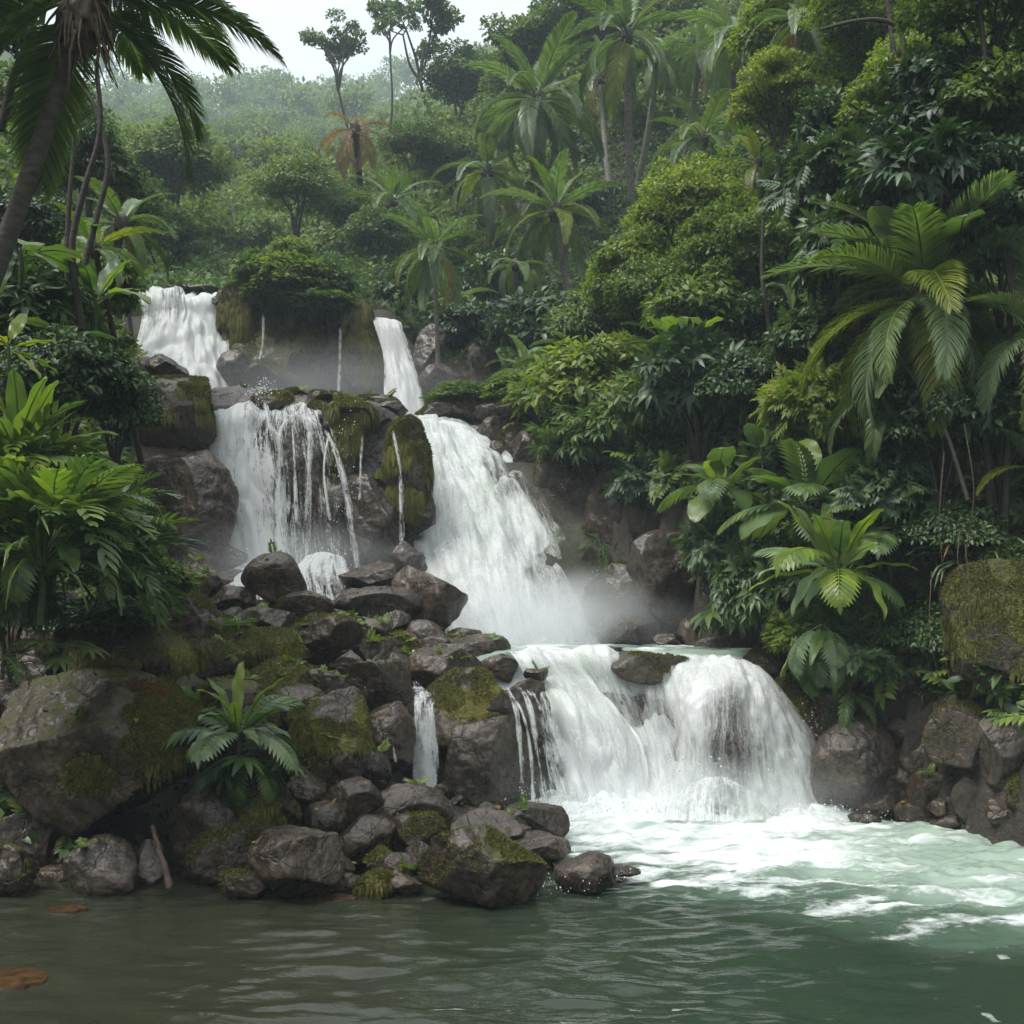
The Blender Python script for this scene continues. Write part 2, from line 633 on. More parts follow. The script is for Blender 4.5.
def grid(xs, ys):
    X, Y = np.meshgrid(xs, ys)
    ny, nx = X.shape
    i = (np.arange(ny - 1)[:, None] * nx + np.arange(nx - 1)[None]).ravel()
    Fc = np.stack([i, i + 1, i + nx + 1, i + nx], -1)
    return X.ravel(), Y.ravel(), Fc


xs = np.concatenate([np.linspace(-200, -20, 70)[:-1], np.linspace(-20, 22, 220), np.linspace(22, 200, 70)[1:]])
ys = np.concatenate([np.linspace(-28, 6, 14)[:-1], np.linspace(6, 38, 190), np.linspace(38, 325, 140)[1:]])
X, Y, Fc = grid(xs, ys)
Z = th(X, Y)
V = np.stack([X, Y, Z], -1)
V += (fbm(V * 0.9, 4)[:, None] * np.array([0.25, 0.25, 0.1]))
tag(link('ground', mk_mesh('ground', V, Fc, True, M['ground'])), kind='structure')

# ------------------------------------------------------------------ the pool
xs = np.concatenate([np.linspace(-40, -6.5, 20)[:-1], np.linspace(-6.5, 7.8, 420), np.linspace(7.8, 40, 20)[1:]])
ys = np.concatenate([np.linspace(-20, 6.5, 20)[:-1], np.linspace(6.5, 16.6, 380)])
X, Y, Fc = grid(xs, ys)
near = sstep(5.5, 7, Y) * sstep(9, 7, np.abs(X))
P3 = np.stack([X * 0.55, Y * 1.5, 0 * X], -1)
w = fbm(P3 * 1.1 + fbm(P3 * .5, 2)[:, None] * .6, 3) * 0.034 + fbm(P3 * np.array([3.2, 2.4, 1]) + 5, 2) * 0.026 + fbm(P3 * np.array([8, 6, 1]) + 9, 2) * 0.004
# white water: turbulent apron in front of the lower fall, drifting to the right and towards the camera
edge = I(X, [(-1.2, 14.4), (0.1, 13.3), (0.9, 12.0), (1.5, 11.2), (2.6, 10.6), (3.6, 9.7), (4.6, 9.1), (6, 8.6), (9, 8)])
wob = fbm(np.stack([X * 0.7, Y * 1.4, 0 * X], -1), 4)
q = (Y - edge) + wob * 1.1
st = fbm(np.stack([X * 0.7 + wob * 0.6, Y * 2.2 + wob * 0.8, 0 * X + 3], -1), 5, .6)
fd = np.clip((Y - edge) / 5.5, 0, 1)
fd2 = np.clip(1.3 - np.hypot(X - 2.3, Y - 15.4) / 4.4, 0, 1)
foam = sstep(-0.2, 0.9, q) * (0.27 + 0.56 * fd2 + 0.55 * st)
rim = np.exp(-((q - 0.25) / 0.28) ** 2) * sstep(-0.5, 1.0, X) * (0.45 + 0.5 * fbm(np.stack([X * 1.3, Y, 0 * X + 8], -1), 3))
foam = np.maximum(foam, rim * 0.8)
foam = np.maximum(foam, sstep(14.2, 15.3, Y) * 0.95 * sstep(-0.9, 0.3, X) * sstep(6.2, 4.4, X))
foam *= sstep(-1.6, -0.1, X) * (1 - 0.45 * sstep(3.0, 5.6, X) * sstep(10.2, 11.5, Y) * sstep(-.3, .25, .3 - wob))
milk = np.clip(sstep(-3.0, 3.5, Y - edge) * 0.95 + 0.1 * wob, 0, 1) * sstep(-3.0, 1.0, X)
milk = np.maximum(milk, 0.3 * sstep(-2, 2.5, X))
chop = sstep(-0.5, 2.5, q) * sstep(-0.8, 0.6, X)
w = w * (1 + chop) + chop * (fbm(np.stack([X * 2.3, Y * 3.0, 0 * X], -1), 5, .6) * 0.034 + np.clip(foam, 0, 1) * 0.03)
w += rim * 0.05
w += sstep(14.4, 15.6, Y) * sstep(0.2, 0.8, X) * sstep(5.4, 4.2, X) * (0.10 + 0.16 * np.abs(fbm(np.stack([X * 2.2, Y * 2.2, 0 * X], -1), 4)))
glint_fleck = sstep(.42, .52, perlin(np.stack([X * 4.5, Y * 9, 0 * X + 4], -1))) * sstep(.2, .45, fbm(np.stack([X * .5, Y * .7, 0 * X + 1], -1), 3)) * (Y < 11.2)  # white foam flecks, also painted in for sky glints on the ripples
foam = np.maximum(foam, glint_fleck * .5)
V = np.stack([X, Y, w * near], -1)
pool = tag(link('pool_water', mk_mesh('pool_water', V, Fc, True, M['water'], {'foam': foam * near, 'milk': milk})), kind='structure')

xs = np.linspace(-1.6, 5.2, 120)
ys = np.linspace(16.9, 22, 90)
X, Y, Fc = grid(xs, ys)
P3 = np.stack([X, Y * 1.6, 0 * X], -1)
foam = 0.42 + 0.3 * sstep(18.5, 20.5, Y) + 0.6 * fbm(P3 * np.array([.8, 1.4, 1]), 4) + .25 * sstep(18, 17, Y)
V = np.stack([X, Y, 2.2 + fbm(P3 * 1.5, 3) * 0.03 - 0.9 * sstep(17.7, 16.9, Y)], -1)
tag(link('upper_pool_water', mk_mesh('upper_pool_water', V, Fc, True, M['water'], {'foam': foam, 'milk': 0 * X + 0.85})), kind='structure')


# ------------------------------------------------------------------ waterfalls
def catmull(P, n):
    P = np.asarray(P, float)
    m = len(P)
    Q = np.concatenate([2 * P[:1] - P[1:2], P, 2 * P[-1:] - P[-2:-1]])
    t = np.linspace(0, m - 1, n)
    i = np.minimum(t.astype(int), m - 2)
    f = (t - i).reshape((-1,) + (1,) * (P.ndim - 1))
    p0, p1, p2, p3 = Q[i], Q[i + 1], Q[i + 2], Q[i + 3]
    return 0.5 * (2 * p1 + (p2 - p0) * f + (2 * p0 - 5 * p1 + 4 * p2 - p3) * f ** 2 + (3 * p1 - p0 - 3 * p2 + p3) * f ** 3)


def sheet(rows, nu, nv, amp=0.06, uscale=3.0, vscale=0.5, billow=0.0, edge=0.12, seed=0, off=(0, 0, 0), dmul=1.0, um=1.0):
    """rows: lists of (px, py, depth, density) from the lip to the foot -> V, F, uv, dens"""
    A = np.array([[(*at(a[0], a[1], a[2]), a[3]) for a in r] for r in rows], float)
    A = catmull(A, nv)
    A = catmull(A.swapaxes(0, 1), nu).swapaxes(0, 1)
    P, D = A[..., :3], np.clip(A[..., 3], 0, 1.2)
    if nu <= 8:
        D = D * (0.9 + 0.5 * fbm(np.stack([0 * D, np.linspace(0, 9, nv)[:, None] + 0 * D, 0 * D + seed], -1), 3)) - 0.5 * (1 - sstep(0, .14, np.linspace(0, 1, nv)))[:, None]
    du = np.linalg.norm(np.diff(P, axis=1), axis=2).mean(0)
    u = np.concatenate([[0], np.cumsum(du)])[None].repeat(nv, 0)
    dv = np.linalg.norm(np.diff(P, axis=0), axis=2)
    v = np.concatenate([np.zeros((1, nu)), np.cumsum(dv, 0)])
    gu = np.gradient(P, axis=1)
    gv = np.gradient(P, axis=0)
    n = nrm(np.cross(gu, gv))
    n = np.where(n[..., 1:2] > 0, -n, n)
    q = np.stack([u * uscale, v * vscale, 0 * u + seed], -1)
    h = fbm(q, 3) * amp
    if billow:
        b = np.abs(fbm(np.stack([u * 1.5, v * 0.55, 0 * u + seed + 4], -1), 3, 0.42))
        h = h + billow * b
    sw = np.linspace(0, 1, nu)[None]
    h = h * (0.12 + 0.88 * sstep(0.1, 1.6, v)) * (0.2 + 0.8 * sstep(0, .16, sw) * sstep(0, .16, 1 - sw))
    P = P + n * h[..., None] + np.array(off)
    s = np.linspace(0, 1, nu)[None] + 0 * u
    ragged = 0.5 + 0.5 * fbm(np.stack([0 * u, v * 2.5, s + 9 + seed], -1), 3)
    D = D * dmul - 0.75 * (1 - sstep(0, edge, s + 0 * u)) * ragged - 0.75 * (1 - sstep(0, edge, 1 - s + 0 * u)) * ragged
    i = (np.arange(nv - 1)[:, None] * nu + np.arange(nu - 1)[None]).ravel()
    Fc = np.stack([i, i + nu, i + nu + 1, i + 1], -1)
    return P.reshape(-1, 3), Fc, np.stack([u * um + seed * 3.7, v], -1).reshape(-1, 2), D.ravel()


def fall(name, label, parts, mat='fall', parent_sheet=None):
    """one waterfall = one mesh made of a few overlapping veils"""
    Vs, Fs, Us, Ds, n = [], [], [], [], 0
    for p in parts:
        V, Fc, uv, D = p
        Vs.append(V); Fs.append(Fc + n); Us.append(uv); Ds.append(D)
        n += len(V)
    o = link(name, mk_mesh(name, np.concatenate(Vs), np.concatenate(Fs), True, M[mat], {'dens': np.concatenate(Ds)}, np.concatenate(Us)))
    return tag(o, label, 'waterfall')


def strand(pts, w0, w1, d=0.9, seed=0, nv=40):
    d = d * .7
    """a thin thread of water through (px, py, depth) points, w0/w1 pixels wide"""
    rows = []
    for k, p in enumerate(pts):
        t = k / (len(pts) - 1)
        w = w0 + (w1 - w0) * t
        rows.append([(p[0] - w / 2, p[1], p[2], d * .8), (p[0], p[1], p[2] - 0.06, d), (p[0] + w / 2, p[1], p[2], d * .8)])
    return sheet(rows, 6, nv, 0.02, 6, 1, seed=seed, edge=0.25)


# tallest tier, left
r = [[(140, 291, 35, 1), (178, 291, 35, .7), (200, 294, 35, 1), (224, 294, 35, 1)],
     [(138, 294, 32.4, 1), (175, 293, 32.4, .65), (190, 297, 32.4, 1), (225, 297, 32.4, 1)],
     [(142, 318, 31.9, .8), (175, 313, 31.9, .62), (195, 316, 32.0, 1), (227, 320, 32.0, 1)],
     [(136, 345, 31.4, 1), (170, 345, 31.3, 1), (198, 345, 31.5, 1), (229, 345, 31.6, .9)],
     [(128, 370, 30.9, .8), (165, 368, 30.6, 1), (200, 368, 30.8, 1), (233, 370, 31.2, .8)],
     [(124, 398, 30.4, .9), (165, 398, 30.1, 1), (205, 398, 30.2, 1), (240, 398, 30.8, .9)]]
fall('waterfall', 'broad white waterfall of the top tier, left of the overhanging shrub',
     [sheet(r, 90, 120, 0.10, 2.0, 0.5, 0.25, seed=1)], 'fall_far')
# top tier, right
r = [[(372, 317, 32, .95), (385, 318, 32, .95), (398, 321, 32, .9)],
     [(373, 321, 31, .95), (388, 322, 31, .95), (402, 325, 31, .9)],
     [(383, 355, 30.6, .9), (396, 355, 30.6, .9), (412, 357, 30.6, .85)],
     [(384, 385, 30.2, .85), (402, 385, 30.0, .95), (420, 385, 30.2, .85)],
     [(383, 422, 29.6, .9), (404, 422, 29.4, 1), (428, 422, 29.6, .9)]]
fall('waterfall', 'narrow white waterfall of the top tier, beside a thin straight palm trunk',
     [sheet(r, 40, 100, 0.06, 3.0, 0.5, 0.08, seed=2)], 'fall_far')
for pts, w, lab in (([(263, 308, 31.0), (263, 340, 30.9), (258, 372, 30.7)], 3.2, 'left of two thin water threads on the dark cliff under the overhanging shrub'),
                    ([(340, 322, 30.6), (340, 350, 30.6), (339, 396, 30.5)], 3.4, 'long thin water thread beside the moss curtain left of the narrow fall')):
    fall('water_thread', lab, [strand(pts, w, w * 1.4, 0.95)], 'fall_far')
# second tier: the veil fall over the dark wall
veil = [[(207, 398, 24.2, .7), (235, 402, 24.2, 1), (262, 402, 24.2, .9), (290, 400, 24.2, .9), (322, 404, 24, .75)],
        [(200, 408, 22.7, .75), (230, 408, 22.7, 1), (262, 410, 22.7, .5), (288, 408, 22.7, .6), (326, 412, 22.6, .6)],
        [(198, 440, 22.4, .5), (230, 440, 22.3, .9), (258, 436, 22.4, .55), (290, 436, 22.3, .26), (338, 445, 22.2, .45)],
        [(203, 475, 22.2, .14), (232, 480, 22.0, .85), (262, 480, 22.1, .85), (296, 480, 22.0, .14), (346, 490, 21.9, .26)],
        [(212, 520, 22.0, .16), (238, 525, 21.8, .85), (268, 525, 21.9, .85), (300, 525, 21.8, .18), (352, 530, 21.7, .24)],
        [(215, 575, 21.7, .8), (240, 575, 21.5, 1), (272, 572, 21.6, .9), (305, 570, 21.6, .4), (356, 575, 21.4, .4)]]
parts = [sheet(veil, 130, 140, 0.10, 2.2, 0.4, 0.12, seed=3, edge=.08)]
for k, (pts, w0, w1) in enumerate([
        ([(263, 398, 22.6), (270, 425, 22.2), (281, 452, 22.1), (284, 560, 21.8)], 7, 9),
        ([(306, 410, 22.5), (310, 430, 22.1), (308, 480, 21.9), (307, 562, 21.6)], 7, 10),
        ([(322, 420, 22.4), (337, 455, 21.8), (348, 500, 21.6), (357, 568, 21.4)], 7, 8),
        ([(300, 412, 22.5), (283, 425, 22.2), (279, 450, 22.0), (280, 520, 21.9)], 5, 6),
        ([(203, 460, 22.1), (205, 500, 22.0), (203, 550, 21.9)], 6, 4),
        ([(330, 428, 22.3), (324, 470, 21.9), (330, 520, 21.7)], 3, 3),
        ([(292, 420, 22.3), (295, 470, 21.9), (297, 540, 21.7)], 3, 5)]):
    parts.append(strand(pts, w0, w1, 0.86, 11 + k))
r = [[(304, 556, 21.5, .5), (325, 552, 21.4, .8), (345, 558, 21.4, .5)],
     [(296, 568, 21.0, .7), (322, 566, 20.9, .7), (350, 570, 21.0, .6)],
     [(300, 588, 20.6, .55), (325, 590, 20.4, .5), (356, 586, 20.6, .45)],
     [(310, 618, 20.2, .95), (330, 618, 20.0, .95), (352, 612, 20.2, .6)]]
parts.append(sheet(r, 40, 60, 0.05, 3, 0.7, 0.08, seed=21))
r = [[(205, 568, 21.5, .5), (250, 562, 21.3, .8), (300, 564, 21.3, .6)],
     [(200, 580, 20.9, .6), (250, 578, 20.7, .9), (305, 578, 20.7, .9)],
     [(205, 600, 20.6, .4), (250, 600, 20.4, .6), (310, 600, 20.4, .8)]]
parts.append(sheet(r, 50, 30, 0.06, 2, 1, 0.1, seed=22))
fall('waterfall', 'veil-like waterfall of many thin strands over the dark middle wall, left of the mossy columns', parts)
for pts, w0, w1, lab in (([(363, 430, 22.2), (361, 460, 22.0), (360, 500, 21.9)], 3, 4, 'faint water trickle between the two mossy columns, nearer the left one'),
                         ([(390, 422, 22.0), (397, 450, 21.7), (401, 480, 21.6), (402, 545, 21.5)], 4, 6, 'white water trickle running down beside the right mossy column')):
    fall('water_trickle', lab, [strand(pts, w0, w1, 0.85)])
# the main fall
main = [[(402, 416, 27.5, 1), (430, 420, 27.5, 1), (450, 421, 27.6, 1), (468, 425, 27.8, .9)],
        [(408, 424, 26.0, 1), (440, 432, 26.2, 1), (480, 444, 26.5, 1), (512, 462, 26.4, .8)],
        [(416, 450, 24.8, .95), (450, 462, 25.0, 1), (500, 474, 25.2, .9), (532, 478, 25.4, .8)],
        [(418, 485, 24.0, .85), (462, 490, 24.0, 1), (508, 492, 24.3, .5), (552, 498, 24.6, .8)],
        [(414, 530, 23.1, .8), (470, 530, 22.9, 1), (522, 530, 23.3, .95), (574, 534, 23.7, .75)],
        [(418, 575, 22.2, .85), (480, 575, 21.9, 1), (535, 575, 22.3, 1), (592, 575, 22.8, .8)],
        [(440, 615, 21.4, .9), (490, 615, 21.2, 1), (545, 615, 21.4, 1), (604, 612, 21.9, .8)],
        [(462, 650, 20.6, 1), (505, 650, 20.4, 1), (555, 650, 20.5, 1), (612, 650, 20.8, .9)]]
fall('waterfall', 'large white main waterfall plunging from the middle tier into the upper pool',
     [sheet(main, 220, 260, 0.14, 1.8, 0.3, 0.28, seed=5, edge=.13, um=1.3),
      sheet(main, 120, 140, 0.12, 2.5, 0.4, 0.3, seed=6, edge=.2, off=(0.05, -0.25, 0.03), dmul=.5, um=1.8)], 'rapid')
# the lower fall
low = [[(500, 651, 18.0, 1), (545, 652, 18.0, 1), (600, 652, 18.0, 1), (650, 652, 18.0, 1), (704, 652, 18.0, 1)],
       [(512, 655, 17.1, 1), (556, 656, 17.1, 1), (606, 657, 17.1, 1), (660, 660, 17.1, 1), (716, 664, 17.0, 1)],
       [(528, 684, 16.7, .85), (572, 682, 16.85, 1), (616, 690, 16.9, 1), (664, 696, 16.8, 1), (720, 684, 16.5, 1)],
       [(544, 732, 16.2, .75), (590, 724, 16.35, 1), (634, 740, 16.55, 1.1), (676, 738, 16.5, 1), (726, 722, 16.15, .95)],
       [(556, 778, 15.8, .75), (602, 772, 15.95, .95), (646, 782, 16.15, 1.1), (684, 780, 16.0, 1), (730, 770, 15.8, .9)],
       [(562, 820, 15.5, .95), (612, 820, 15.6, 1), (652, 820, 15.6, 1.1), (690, 820, 15.5, 1), (722, 820, 15.3, .8)]]
dome = [[(664, 655, 17.9, .8), (694, 654, 17.9, 1), (716, 655, 17.9, 1), (738, 657, 17.9, 1), (756, 660, 17.9, .7)],
        [(668, 668, 17.0, .8), (694, 664, 16.8, 1), (722, 663, 16.7, 1), (748, 667, 16.8, 1), (766, 676, 16.9, .7)],
        [(672, 692, 16.5, .7), (698, 678, 16.1, .95), (728, 674, 15.95, .75), (760, 681, 16.1, .9), (788, 698, 16.5, .7)],
        [(676, 730, 16.1, .7), (700, 715, 15.6, .72), (730, 708, 15.4, .40), (772, 716, 15.6, .72), (814, 734, 16.1, .7)],
        [(676, 775, 15.8, .8), (702, 762, 15.35, .6), (732, 756, 15.15, .30), (784, 764, 15.4, .75), (836, 775, 15.8, .75)],
        [(672, 820, 15.4, 1), (704, 820, 15.2, .9), (736, 820, 14.95, .7), (796, 820, 15.2, .95), (856, 820, 15.5, .95)]]
fall('waterfall', 'wide lower waterfall pouring from the upper pool over a domed rock into the green pool',
     [sheet(low, 240, 240, 0.14, 2.4, 0.6, 0.38, seed=7, edge=.09, um=1.2),
      sheet(low, 130, 130, 0.10, 3.0, 0.5, 0.3, seed=8, edge=.15, off=(0.03, -0.18, 0.02), dmul=.42, um=1.8),
      sheet(dome, 200, 220, 0.11, 3.0, 1.6, 0.14, seed=12, edge=.07, um=2.6),
      sheet(dome, 120, 120, 0.06, 4.0, 0.5, 0.12, seed=13, edge=.1, off=(0.02, -0.1, 0.02), dmul=.5, um=3.4)], 'rapid')
mound = [[(662, 806, 15.4, .9), (690, 784, 15.2, .8), (722, 777, 15.1, .7), (748, 790, 15.1, .75), (766, 808, 15.3, .9)],
         [(656, 812, 15.0, 1), (686, 792, 14.85, .8), (722, 790, 14.7, .35), (750, 800, 14.8, .6), (772, 812, 15.0, .9)],
         [(650, 824, 14.7, 1), (684, 822, 14.5, .95), (722, 822, 14.4, .75), (752, 822, 14.5, .95), (778, 824, 14.7, 1)]]
fall('foam_mound', 'white foaming hump of water over a sunken rock at the foot of the domed fall', [sheet(mound, 120, 70, 0.09, 4, 3, 0.22, seed=9, dmul=.8)])
C.objects[-1]['category'] = 'foam'
# strands over the rock column in the middle
parts = []
for k, (pts, w0, w1) in enumerate([
        ([(505, 682, 15.6), (515, 705, 15.1), (520, 740, 14.95), (524, 805, 14.9)], 5, 7),
        ([(514, 684, 15.7), (528, 700, 15.2), (536, 740, 15.0), (546, 808, 14.95)], 6, 9),
        ([(524, 684, 15.9), (538, 705, 15.4), (548, 745, 15.2), (560, 812, 15.1)], 7, 14),
        ([(508, 690, 15.5), (522, 712, 15.05), (530, 750, 14.95), (534, 806, 14.9)], 3, 5),
        ([(535, 680, 16.3), (546, 705, 15.9), (560, 760, 15.7), (572, 815, 15.4)], 12, 24)]):
    parts.append(strand(pts, w0, w1, 0.86, 31 + k))
fall('waterfall', 'thin strands of water running down the right side of the split dark rock column', parts)
r = [[(412, 690, 15.7, .1), (422, 688, 15.7, .35), (437, 692, 15.7, .1)],
     [(413, 705, 14.95, .6), (423, 706, 14.9, .8), (436, 706, 14.95, .6)],
     [(413, 745, 14.8, .7), (425, 745, 14.75, .78), (438, 745, 14.8, .5)],
     [(412, 800, 14.7, .6), (426, 800, 14.65, .75), (440, 800, 14.7, .55)]]
fall('waterfall', 'small slender waterfall between boulders left of the split rock column',
     [sheet(r, 24, 60, 0.03, 6, 1, 0.02, seed=41), strand([(385, 715, 14.6), (390, 730, 14.4), (396, 762, 14.3)], 4, 5, .85, 42),
      strand([(415, 680, 15.9), (418, 690, 15.6), (422, 696, 15.4)], 8, 20, .9, 43, 12)])
r = [[(612, 664, 16.9, .8), (640, 661, 16.8, .5), (665, 661, 16.8, .5), (686, 662, 16.9, .8)],
     [(608, 672, 16.6, .8), (640, 668, 16.5, .45), (668, 668, 16.5, .4), (692, 670, 16.6, .8)],
     [(606, 690, 16.5, .9), (640, 688, 16.35, .5), (670, 686, 16.4, .5), (700, 688, 16.4, .9)]]
# ------------------------------------------------------------------ spray
def spray(specs, seed=5):
    g = np.random.default_rng(seed)
    T = np.array([(1, 0, 0), (-.5, .8, 0), (-.5, -.8, 0), (0, 0, 1.2), (0, 0, -1.2)], float)
    Ft = np.array([(0, 1, 3), (1, 2, 3), (2, 0, 3), (1, 0, 4), (2, 1, 4), (0, 2, 4)])
    mb = MB()
    for (px, py, d, sx, sy, sdp, n, size) in specs:
        x, y, z = at(px, py, d)
        k = d / F
        p = np.stack([x + g.normal(size=n) * sx * k, y + g.normal(size=n) * sdp, z + g.normal(size=n) * sy * k], -1)
        s = size * k * (0.25 + g.random(n) ** 3)
        Vv = p[:, None] + T[None] * s[:, None, None]
        Ff = (Ft[None] + (np.arange(n) * 5)[:, None, None]).reshape(-1, 3)
        mb.add(Vv.reshape(-1, 3), Ff)
    return mb


m, t, N = newmat('spray_white')
p = N('BsdfPrincipled')
p.inputs['Base Color'].default_value = (0.85, 0.88, 0.88, 1)
p.inputs['Roughness'].default_value = 0.3
o_ = N('OutputMaterial')
t.links.new(p.outputs[0], o_.inputs[0])
M['spray'] = m
sp = []
for px in range(560, 850, 14):
    sp.append((px, 812, 15.2, 12, 7, .15, 170, 1.1))
for px in range(460, 620, 14):
    sp.append((px, 640, 20.6, 12, 8, .2, 60, 0.9))
sp += [(815, 740, 15.9, 12, 22, .1, 220, .9), (835, 790, 15.6, 8, 12, .1, 260, 1.0), (596, 600, 21.8, 8, 14, .2, 140, .9), (560, 505, 24.3, 10, 18, .2, 90, .8),
       (263, 393, 22.8, 7, 7, .1, 350, 0.9), (215, 430, 22.3, 8, 20, .1, 110, .7), (345, 470, 21.7, 7, 30, .1, 120, .7), (330, 560, 21.2, 16, 8, .1, 120, .8),
       (250, 560, 21.3, 30, 8, .1, 180, .8), (426, 798, 14.6, 8, 6, .1, 80, .9), (535, 800, 14.9, 16, 8, .1, 160, .9), (700, 770, 15.0, 26, 10, .1, 160, 1.0),
       (600, 870, 11.6, 26, 2, .3, 120, 1.0), (555, 885, 11.4, 20, 2, .2, 90, 1.0), (905, 815, 14.8, 40, 3, .3, 120, 1.0)]
tag(link('spray_drops', spray(sp).mesh('spray_drops', M['spray'])), 'white spray drops thrown up around the feet of the falls', 'spray', kind='stuff')


def puff(px, py, d, w, h, dep, dens, label):
    me = bpy.data.meshes.new('mist')
    import bmesh
    bm = bmesh.new()
    bmesh.ops.create_icosphere(bm, subdivisions=3, radius=1.0)
    bm.to_mesh(me)
    bm.free()
    me.materials.append(volmat('mist_vapour', dens, (0.93, 0.96, 0.98), True))
    o = link('mist', me, loc=at(px, py, d), scale=(w * d / F / 2, dep, h * d / F / 2))
    tag(o, label, 'mist', kind='stuff')


puff(545, 622, 20.3, 320, 130, 1.7, 1.4, 'pale mist rising at the foot of the main waterfall')
puff(290, 390, 29.4, 460, 110, 2.5, 0.2, 'mist drifting along the foot of the top tier cliff')
puff(690, 795, 14.9, 420, 100, 0.9, .6, 'fine mist at the foot of the wide lower waterfall')
puff(280, 560, 20.8, 300, 100, 1.2, 0.5, 'thin mist at the foot of the veil waterfall')
# ------------------------------------------------------------------ rocks
import bmesh
_ico = {}


def ico(level):
    if level not in _ico:
        bm = bmesh.new()
        bmesh.ops.create_icosphere(bm, subdivisions=level, radius=1.0)
        bm.verts.ensure_lookup_table()
        V = np.array([v.co[:] for v in bm.verts])
        Fc = np.array([[v.index for v in f.verts] for f in bm.faces])
        bm.free()
        _ico[level] = (nrm(V), Fc)
    return _ico[level]


def rock_shape(seed, level, size, planes=10, sharp=80, rough=0.04, flat_top=0.0):
    g = np.random.default_rng(seed)
    n, Fc = ico(level)
    m = nrm(g.normal(size=(planes, 3)))
    d = g.uniform(0.6, 0.95, planes)
    if flat_top:
        m = np.concatenate([m, nrm(np.array([[g.normal() * .15, g.normal() * .15, 1]]))])
        d = np.append(d, 1 - flat_top)
    dot = n @ m.T
    r = np.where(dot > 0.02, d / np.maximum(dot, 0.02), 60.0)
    r = np.minimum(r, 30)
    r = np.concatenate([r, np.full((len(n), 1), 1.12)], 1)
    r = (r ** -float(sharp)).sum(1) ** (-1.0 / sharp)
    V = n * r[:, None]
    lo, hi = V.min(0), V.max(0)
    V = (V - (lo + hi) / 2) / ((hi - lo) / 2)
    size = np.asarray(size, float)
    V = V * size / 2
    ms = float(size.mean())
    q = V / ms * 2.6 + seed * 3.1
    h = fbm(q, 5) * rough * ms + (ridged(q * 1.7 + 3, 4) - 1.4) * rough * 0.3 * ms
    V = V + n * h[:, None]
    return V, Fc


